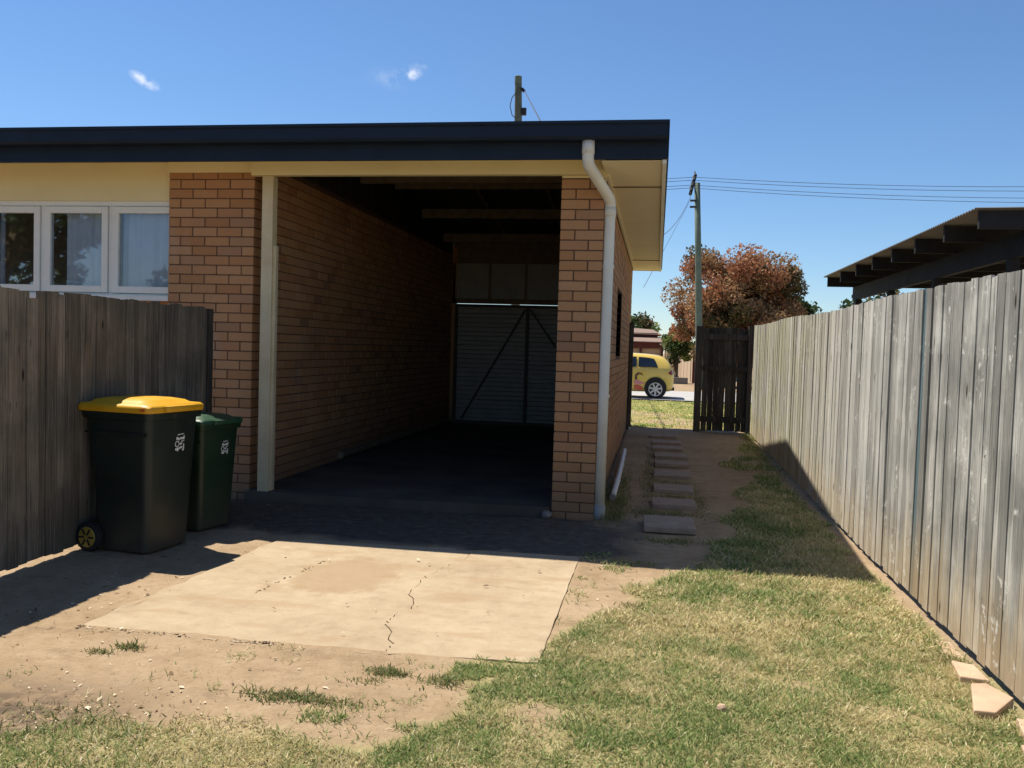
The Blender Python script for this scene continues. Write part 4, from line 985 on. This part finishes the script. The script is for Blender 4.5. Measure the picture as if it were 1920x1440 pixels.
# ------------------------------------------------------------------ yellow hatchback parked on the road
def paint(name, c, rough=0.3):
    t = NT(name); v = t.coord('World'); t.bump(t.noise(v, 3, 2), 0.02, 0.01); t.bsdf.inputs['Coat Weight'].default_value = 0.5
    return t.done(t.ramp(t.noise(v, 2.0, 3), [(0.3, c), (0.7, tuple(q * 1.08 for q in c))]), rough, 0, 0.5)
M['car_yellow'] = paint('yellow_car_paint', (0.72, 0.50, 0.10))
M['car_glass'] = paint('dark_car_glass', (0.012, 0.016, 0.022), 0.05)
M['car_lamp'] = paint('red_tail_lamp', (0.30, 0.045, 0.02), 0.2)
M['alloy'] = mottled('alloy_rim', (0.52, 0.52, 0.55), (0.62, 0.62, 0.65), 6, 0.35, 0, metal=0.6)
M['decal_red'] = paint('red_decal', (0.50, 0.075, 0.05)); M['decal_pink'] = paint('pink_decal', (0.62, 0.22, 0.24)); M['decal_dark'] = paint('dark_decal', (0.10, 0.05, 0.035))
car = thing('hatchback_car', (-1.45, 28.12, 0.012), 'small yellow hatchback parked on the road, seen through the gateway', 'car')
CARX, CARY, CARZ = 0.545, 28.12, 0.012        # rear end, centre line, road level ; nose towards -x
# side profile stations: (distance from rear, lower z, belt z, roof z, half width at belt, half width at roof)
ST = [(0.00, 0.30, 0.70, 0.72, 0.62, 0.58), (0.03, 0.24, 0.82, 0.86, 0.72, 0.62), (0.12, 0.22, 0.92, 1.06, 0.79, 0.60), (0.22, 0.20, 0.935, 1.20, 0.815, 0.57), (0.36, 0.19, 0.94, 1.30, 0.83, 0.56), (0.60, 0.18, 0.94, 1.345, 0.838, 0.565),
      (1.0, 0.18, 0.935, 1.375, 0.84, 0.57), (1.5, 0.18, 0.925, 1.385, 0.84, 0.57), (1.9, 0.18, 0.915, 1.365, 0.84, 0.565), (2.2, 0.18, 0.905, 1.30, 0.838, 0.56), (2.55, 0.18, 0.90, 1.10, 0.83, 0.60), (2.80, 0.18, 0.88, 0.93, 0.825, 0.68),
      (3.15, 0.19, 0.80, 0.855, 0.80, 0.62), (3.45, 0.20, 0.68, 0.73, 0.74, 0.56), (3.60, 0.24, 0.52, 0.56, 0.60, 0.45)]
rings = []
for (s, zl, zb, zr, hb, hr) in ST:
    x = CARX - s; half = [(0.55 * hb, zl), (0.93 * hb, zl + 0.03), (0.985 * hb, zl + 0.14), (1.0 * hb, (zl + zb) / 2 + 0.02), (0.985 * hb, zb - 0.05), (0.955 * hb, zb), ((0.955 * hb + hr) / 2, (zb + zr) / 2 + 0.02), (hr, zr - 0.035), (hr * 0.8, zr), (hr * 0.35, zr + 0.012)]
    rings.append([(x, CARY - w, CARZ + z) for w, z in half] + [(x, CARY + w, CARZ + z) for w, z in half[::-1]])
body = loft(rings).build('body', M['car_yellow'], car); smooth_angle(body, 40)
md = body.modifiers.new('sub', 'SUBSURF'); md.levels = 1; md.render_levels = 1
def side_panel(name, pts, m, parent, off=0.012, side=-1):
    """flat-ish panel on the flank: pts = (x from rear, z); follows the tumblehome"""
    V = []
    for s, z in pts:
        i = max(j for j in range(len(ST)) if ST[j][0] <= s); a, b = ST[i], ST[min(i + 1, len(ST) - 1)]; q = 0 if b is a else (s - a[0]) / (b[0] - a[0])
        zb, zr, hb, hr = [a[k] + (b[k] - a[k]) * q for k in (2, 3, 4, 5)]
        w = hb * 0.99 if z < zb - 0.05 else hb * 0.955 + (hr - hb * 0.955) * min(1, max(0, (z - zb) / max(1e-3, zr - 0.035 - zb)))
        V.append((CARX - s, CARY + side * (w + off), CARZ + z))
    return MB().add(V, [tuple(range(len(V)))]).build(name, m, parent)
for sd in (-1, 1):
    side_panel('side_window', [(0.50, 0.965), (0.56, 1.12), (0.63, 1.225), (0.80, 1.255), (1.02, 1.27), (1.10, 1.27), (1.10, 0.965)], M['car_glass'], body, 0.034, sd)
    side_panel('side_window', [(1.16, 0.965), (1.16, 1.275), (1.60, 1.285), (2.02, 1.225), (2.45, 0.98), (2.40, 0.955)], M['car_glass'], body, 0.034, sd)
    side_panel('tail_lamp', [(0.035, 0.84), (0.09, 0.90), (0.185, 0.80), (0.11, 0.74), (0.045, 0.75)], M['car_lamp'], body, 0.02, sd)
    MB().box(CARX - 1.02, CARX - 0.86, CARY + sd * 0.842 - 0.012, CARY + sd * 0.842 + 0.012, CARZ + 0.80, CARZ + 0.83).build('door_handle', M['car_yellow'], body)
    for s in (0.555, 3.02):
        cx = CARX - s; y0 = CARY + sd * 0.72
        MB().tube([(cx, CARY + sd * 0.5, CARZ + 0.325), (cx, CARY + sd * (0.856 if s < 1 else 0.845), CARZ + 0.325)], 0.340, 30).build('wheel_arch', M['black'], body)
        w = MB().tube([(cx, y0 - sd * 0.07, CARZ + 0.29), (cx, y0 - sd * 0.06, CARZ + 0.29), (cx, y0 + sd * 0.145, CARZ + 0.29), (cx, y0 + sd * 0.155, CARZ + 0.29)], [0.26, 0.29, 0.29, 0.26], 30).build('wheel', M['rubber'], car)
        MB().tube([(cx, y0 + sd * 0.150, CARZ + 0.29), (cx, y0 + sd * 0.158, CARZ + 0.29)], 0.20, 26).build('rim_well', M['black'], w)
        rim = MB(); rim.tube([(cx, y0 + sd * 0.158, CARZ + 0.29), (cx, y0 + sd * 0.172, CARZ + 0.29)], [0.058, 0.045], 16)
        for k in range(7):
            a = 2 * math.pi * k / 7 + 0.2; rim.bar((cx + 0.03 * math.cos(a), y0 + sd * 0.162, CARZ + 0.29 + 0.03 * math.sin(a)), (cx + 0.195 * math.cos(a), y0 + sd * 0.162, CARZ + 0.29 + 0.195 * math.sin(a)), 0.052, 0.012, (0, 1, 0))
        for k in range(26):
            a0, a1 = 2 * math.pi * k / 26, 2 * math.pi * (k + 1) / 26
            rim.add([(cx + r * math.cos(a), y0 + sd * 0.166, CARZ + 0.29 + r * math.sin(a)) for r, a in ((0.185, a0), (0.210, a0), (0.210, a1), (0.185, a1))], [(0, 1, 2, 3)])
        rim.build('rim', M['alloy'], w)
MB().add([(CARX - 0.085, CARY - 0.52, CARZ + 0.96), (CARX - 0.085, CARY + 0.52, CARZ + 0.96), (CARX - 0.285, CARY + 0.46, CARZ + 1.27), (CARX - 0.285, CARY - 0.46, CARZ + 1.27)], [(0, 1, 2, 3)]).build('rear_window', M['car_glass'], body)
MB().add([(CARX - 2.83, CARY - 0.62, CARZ + 0.95), (CARX - 2.83, CARY + 0.62, CARZ + 0.95), (CARX - 2.18, CARY + 0.50, CARZ + 1.33), (CARX - 2.18, CARY - 0.50, CARZ + 1.33)], [(0, 1, 2, 3)]).build('windscreen', M['car_glass'], body)
MB().box(CARX - 0.10, CARX + 0.02, CARY - 0.66, CARY + 0.66, CARZ + 0.26, CARZ + 0.34).build('bumper_strip', M['black'], body)
side_panel('red_decal', [(0.92, 0.27), (0.96, 0.36), (1.10, 0.41), (1.22, 0.40), (1.20, 0.28), (1.05, 0.24)], M['decal_red'], body, 0.012)
side_panel('pink_decal', [(0.88, 0.47), (1.02, 0.42), (1.20, 0.43), (1.24, 0.52), (1.10, 0.57), (0.97, 0.50)], M['decal_pink'], body, 0.013)
side_panel('dark_decal', [(1.12, 0.58), (1.20, 0.56), (1.19, 0.72), (1.10, 0.80), (0.98, 0.77), (0.95, 0.70), (1.05, 0.745), (1.12, 0.70)], M['decal_dark'], body, 0.012)

# ------------------------------------------------------------------ houses and fences across the road
fh = thing('brown_roof_house', (-3.0, 60.0, -0.3), 'brown roofed cream house across the road behind the yellow car', 'house')
HZ = -0.32
MB().box(-9.0, 0.42, 61.0, 66.0, HZ, 1.80).build('wall', M['brick_pale'], fh)
for x0, x1 in ((-4.2, -2.9), (-2.7, -1.2), (-1.02, 0.22)):
    w = MB().box(x0, x1, 60.90, 60.985, HZ + 0.05, 1.66).build('garage_panel', M['brick_pale'], fh)
    for k in range(1, 6): MB().box(x0 + 0.02, x1 - 0.02, 60.885, 60.899, HZ + 0.05 + k * 0.32, HZ + 0.075 + k * 0.32).build('panel_groove', M['tile_brown'], w)
for x in (-4.3, -2.8, -1.12, 0.33): MB().box(x - 0.07, x + 0.07, 60.62, 60.80, HZ, 1.72).build('post', M['maroon'], fh)
MB().box(-9.2, 0.42, 60.55, 60.66, 1.72, 2.12).build('fascia', M['maroon'], fh)
def slope(name, x0, x1, y0, y1, z0, z1, drop, m, th=0.06):
    V = [(x0, y0, z0), (x1, y0, z0 - drop), (x1, y1, z1 - drop), (x0, y1, z1)]
    return MB().add(V + [(a, b, c + th) for a, b, c in V], [(0, 1, 2, 3), (7, 6, 5, 4), (0, 4, 5, 1), (1, 5, 6, 2), (2, 6, 7, 3), (3, 7, 4, 0)]).build(name, m, fh)
slope('lower_roof', -9.3, 0.46, 60.2, 64.0, 2.14, 2.52, 0.06, M['tile_brown'])
MB().box(-9.0, 0.0, 63.6, 63.75, 2.50, 2.80).build('upper_fascia', M['maroon'], fh)
V = [(-9.3, 63.3, 2.78), (0.30, 63.3, 2.70), (-0.35, 68, 3.15), (-9.3, 68, 3.75), (-9.3, 72, 2.8), (0.2, 72, 2.7)]
MB().add(V, [(0, 1, 2, 3), (3, 2, 5, 4), (1, 5, 2), (0, 4, 5, 1)]).build('upper_roof', M['tile_brown'], fh)
MB().tube([(0.22, 60.5, 1.95), (0.22, 60.45, 2.05)], 0.06, 8).build('floodlight', M['pvc_white'], fh)
cf = thing('steel_fence', (0.95, 58.0, -0.3), 'cream steel panel fence right of the brown roofed house', 'fence')
def ribbed(x0, x1, y0, y1, z1, m, parent, n):
    a, b = Vector((x0, y0, 0)), Vector((x1, y1, 0)); d = (b - a).normalized(); nn = Vector((d.y, -d.x, 0))
    for k in range(n):
        p, q = a.lerp(b, k / n), a.lerp(b, (k + 0.92) / n); o = nn * (0.03 if k % 2 else 0.0)
        V = [p + o, q + o, q + o - nn * 0.02, p + o - nn * 0.02]
        MB().prism([(v.x, v.y) for v in V], HZ, z1).build('panel', m, parent)
ribbed(0.50, 1.38, 60.6, 60.6, 1.86, M['cream_steel'], cf, 6)
MB().box(1.36, 1.46, 60.5, 60.62, HZ, 1.90).build('post', M['maroon'], cf)
MB().box(0.48, 1.40, 60.56, 60.64, 1.86, 1.92).build('cap_rail', M['maroon'], cf)
cf2 = thing('steel_fence', (1.8, 57.0, -0.3), 'pinkish cream fence panels running towards the road beside the grey shed', 'fence')
ribbed(1.50, 1.90, 60.4, 47.0, 1.80, M['brick_pale'], cf2, 9)
MB().box(1.86, 1.98, 46.9, 47.05, HZ, 1.55).build('end_post', M['maroon'], cf2)
sh = thing('garden_shed', (3.2, 58.0, -0.3), 'grey metal shed half hidden by the picket gate', 'shed')
MB().box(2.15, 5.4, 55.0, 60.0, HZ, 1.95).build('wall', M['grey_roof'], sh)
MB().add([(1.95, 54.7, 1.95), (5.6, 54.7, 1.95), (5.6, 60.2, 1.95), (1.95, 60.2, 1.95), (3.6, 54.7, 2.75), (3.6, 60.2, 2.75)], [(0, 1, 4), (1, 2, 5, 4), (2, 3, 5), (3, 0, 4, 5), (0, 3, 2, 1)]).build('roof', M['carport_sheet'], sh)
MB().box(2.13, 2.149, 55.6, 57.2, HZ, 1.2).build('door', M['black'], sh)
lo = thing('low_wall', (1.2, 44.0, -0.2), 'low dark garden edging beside the yellow car tail', 'wall')
MB().box(0.78, 1.55, 44.0, 44.3, -0.15, 0.22).build('edging', M['stone_grey'], lo)

# ------------------------------------------------------------------ grass, weeds and litter
def blades(name, X, Y, length, width, colours, lean, seed, label):
    r = np.random.default_rng(seed); n = len(X)
    Z = np.interp(0, [0, 1], [0, 0]) + tz(Y) + 0.020 * (fbm(X, Y, 1.7, 41) - 0.5) + 0.016 * (fbm(X, Y, 9.0, 43) - 0.5) - 0.003
    if Y.min() > 15: Z = tz(Y) - 0.003
    a = r.uniform(0, 2 * math.pi, n); L = length * (0.6 + 0.9 * fbm(X, Y, 6.0, 91)) * r.uniform(0.45, 1.35, n); W = width * r.uniform(0.7, 1.3, n)
    le = np.clip(r.normal(lean, 0.25, n), 0.05, 1.35); yaw = r.uniform(0, 2 * math.pi, n)
    B = np.stack([X, Y, Z], -1); side = np.stack([np.cos(yaw), np.sin(yaw), np.zeros(n)], -1) * (W / 2)[:, None]
    tip = B + np.stack([np.cos(a) * np.sin(le) * L, np.sin(a) * np.sin(le) * L, np.cos(le) * L], -1)
    mid = B + (tip - B) * 0.5 + np.stack([np.zeros(n), np.zeros(n), 0.12 * L], -1)
    V = np.stack([B - side, B + side, mid + side * 0.8, tip, mid - side * 0.8], 1).reshape(-1, 3)
    base = np.arange(n)[:, None] * 5
    T = np.concatenate([base + np.array([0, 1, 2]), base + np.array([0, 2, 4]), base + np.array([4, 2, 3])])
    o = np_mesh(name, V, T, M['blades'], np.repeat(colours, 5, 0)); return tag(o, label, 'grass', kind='stuff')
def blade_colours(X, Y, seed, dry=0.5):
    r = np.random.default_rng(seed); n = len(X)
    green = np.array([(0.17, 0.25, 0.065), (0.22, 0.30, 0.095), (0.12, 0.19, 0.055), (0.28, 0.35, 0.13)])[r.integers(0, 4, n)]
    straw = np.array([(0.66, 0.56, 0.31), (0.56, 0.47, 0.24), (0.76, 0.66, 0.42), (0.44, 0.36, 0.18)])[r.integers(0, 4, n)]
    olive = np.array([(0.44, 0.43, 0.20), (0.50, 0.47, 0.22)])[r.integers(0, 2, n)]
    p = np.clip(dry + 1.9 * (fbm(X, Y, 1.9, 61) - 0.5) + 1.6 * (fbm(X, Y, 7.0, 63) - 0.5), 0.04, 0.96)
    u = r.random(n); c = np.where((u < p * 0.75)[:, None], straw, np.where((u < p * 0.75 + 0.30)[:, None], olive, green))
    return c * r.uniform(0.8, 1.2, (n, 1))
def scatter(n, x0, x1, y0, y1, seed):
    r = np.random.default_rng(seed); X = r.uniform(x0, x1, n); Y = r.uniform(y0, y1, n); k = r.random(n) < grass_density(X, Y); return X[k], Y[k]
X, Y = scatter(330000, -2.9, 1.52, 2.25, 4.6, 101)
blades('lawn_grass', X, Y, 0.034, 0.0042, blade_colours(X, Y, 102, 0.50), 1.0, 103, 'short patchy lawn in the sunny foreground')
X, Y = scatter(150000, -0.6, 1.52, 4.6, 9.9, 104)
blades('lawn_grass', X, Y, 0.042, 0.0062, blade_colours(X, Y, 105, 0.50), 1.0, 106, 'lawn from the sunny strip into the house shadow')
X, Y = scatter(26000, 0.3, 1.52, 9.9, 14.2, 107)
blades('lawn_grass', X, Y, 0.05, 0.009, blade_colours(X, Y, 108, 0.35), 0.75, 109, 'thin tufts of grass along the far end of the fence')
X, Y = scatter(90000, -2.2, 3.4, 15.5, 26.0, 110)
blades('verge_grass', X, Y, 0.055, 0.016, blade_colours(X, Y, 111, 0.50) * np.array([1.25, 1.28, 1.0]), 1.05, 112, 'sunlit grass verge beyond the gateway')
# weeds: thicker tufts where the photograph shows them
r = np.random.default_rng(200); WX, WY, WL = [], [], []
for cx, cy, sx, sy, n, L in ((-1.45, 3.31, 0.085, 0.030, 420, 0.045), (-1.26, 3.30, 0.10, 0.025, 330, 0.04), (-1.12, 3.67, 0.050, 0.025, 380, 0.055), (-1.17, 3.55, 0.06, 0.03, 120, 0.03), (-2.38, 3.69, 0.035, 0.018, 160, 0.05), (-2.47, 3.60, 0.04, 0.015, 130, 0.035),
                             (-0.86, 3.62, 0.05, 0.03, 240, 0.045), (-0.05, 4.98, 0.06, 0.03, 160, 0.045), (-0.36, 7.58, 0.05, 0.08, 420, 0.08), (-0.30, 8.1, 0.04, 0.35, 800, 0.07), (-0.30, 9.2, 0.04, 0.5, 700, 0.06), (-0.42, 8.6, 0.03, 0.6, 600, 0.08),
                             (0.15, 6.75, 0.12, 0.06, 420, 0.05), (-0.05, 7.85, 0.08, 0.10, 420, 0.05), (0.2, 7.85, 0.15, 0.06, 380, 0.045), (0.2, 8.68, 0.16, 0.06, 330, 0.05), (-0.03, 9.6, 0.05, 0.5, 500, 0.05), (0.46, 8.6, 0.04, 0.5, 380, 0.045), (0.22, 9.6, 0.15, 0.08, 260, 0.045), (-0.04, 11.3, 0.05, 0.8, 320, 0.05), (1.46, 12.6, 0.05, 0.8, 700, 0.09), (1.50, 14.3, 0.06, 0.25, 420, 0.12), (-1.3, 4.3, 0.012, 0.05, 60, 0.018), (-1.37, 5.0, 0.01, 0.07, 50, 0.015),
                             (1.42, 4.47, 0.06, 0.05, 300, 0.05), (1.36, 3.62, 0.07, 0.05, 320, 0.05), (-2.1, 2.95, 0.16, 0.05, 260, 0.05), (-2.35, 2.75, 0.12, 0.06, 240, 0.06)):
    WX.append(r.normal(cx, sx, n)); WY.append(r.normal(cy, sy, n)); WL.append(np.full(n, L))
WX, WY, WL = np.concatenate(WX), np.concatenate(WY), np.concatenate(WL)
wc_ = np.array([(0.15, 0.20, 0.065), (0.20, 0.24, 0.085), (0.27, 0.26, 0.12), (0.42, 0.34, 0.18)])[r.integers(0, 4, len(WX))]
blades('weeds', WX, WY, WL * 0.72, 0.006, wc_, 0.85, 201, 'low weeds dotted over the dirt and along the path')
# dry leaves, twigs and pebbles on the dirt
r = np.random.default_rng(300); n = 900
X = np.concatenate([r.uniform(-4.0, 0.2, n), r.normal(-2.2, 0.45, 500), r.uniform(-3.7, -2.6, 300), r.uniform(-3.4, 0.2, 250)]); Y = np.concatenate([r.uniform(2.4, 6.0, n), r.normal(2.85, 0.28, 500), r.uniform(3.6, 6.5, 300), r.uniform(5.9, 7.2, 250)])
q = r.random(260); X = np.concatenate([X, -2.80 + 1.1 * q + r.normal(0, .01, 260)]); Y = np.concatenate([Y, 3.885 + r.normal(0, .012, 260)])
n = len(X); onslab = (X > -2.75) & (X < -0.48) & (Y > 3.9) & (Y < 7.2)
keep = (~onslab) | (r.random(n) < 0.10); X, Y = X[keep], Y[keep]; onslab = onslab[keep]; n = len(X)
Z = np.where(onslab, 0.019, tz(Y) + 0.020 * (fbm(X, Y, 1.7, 41) - 0.5) + 0.016 * (fbm(X, Y, 9.0, 43) - 0.5) + 0.004)
a = r.uniform(0, 2 * math.pi, n); L = r.gamma(1.5, 0.0036, n) + 0.0025; W = L * r.uniform(0.15, 0.6, n)
d = np.stack([np.cos(a), np.sin(a), r.normal(0, 0.18, n)], -1) * L[:, None]; s = np.stack([-np.sin(a), np.cos(a), r.normal(0, 0.18, n)], -1) * W[:, None]; P = np.stack([X, Y, Z], -1)
V = np.stack([P - d, P + s + np.array([0, 0, 0.003]), P + d, P - s + np.array([0, 0, 0.003])], 1).reshape(-1, 3)
lc = np.array([(0.20, 0.13, 0.07), (0.30, 0.21, 0.12), (0.12, 0.08, 0.05), (0.62, 0.52, 0.38), (0.66, 0.56, 0.40), (0.16, 0.11, 0.07)])[r.integers(0, 6, n)]
q = np.sort(r.random(46)); q = q[(np.sin(q * 23) + np.sin(q * 57)) > -0.4]; hx = -2.218 + 0.113 * q + r.normal(0, .006, len(q)); hy = 4.66 + 0.92 * q
hp = np.stack([hx, hy, np.full(len(q), 0.0055)], -1); hd = np.stack([0.004 + 0 * q, 0.012 + 0 * q, 0 * q], -1); hs = np.stack([0.003 + 0 * q, -0.001 + 0 * q, 0.002 + 0 * q], -1)
V = np.concatenate([V, np.stack([hp - hd, hp + hs, hp + hd, hp - hs], 1).reshape(-1, 3)]); lc = np.concatenate([lc, np.tile(np.array([(0.22, 0.155, 0.10)]), (len(q), 1))]); n = len(lc)
o = np_mesh('leaf_litter', V, np.arange(4 * n).reshape(-1, 4), M['litter'], np.repeat(lc, 4, 0)); tag(o, 'dry leaf bits and twigs strewn over the dirt', 'litter', kind='stuff')
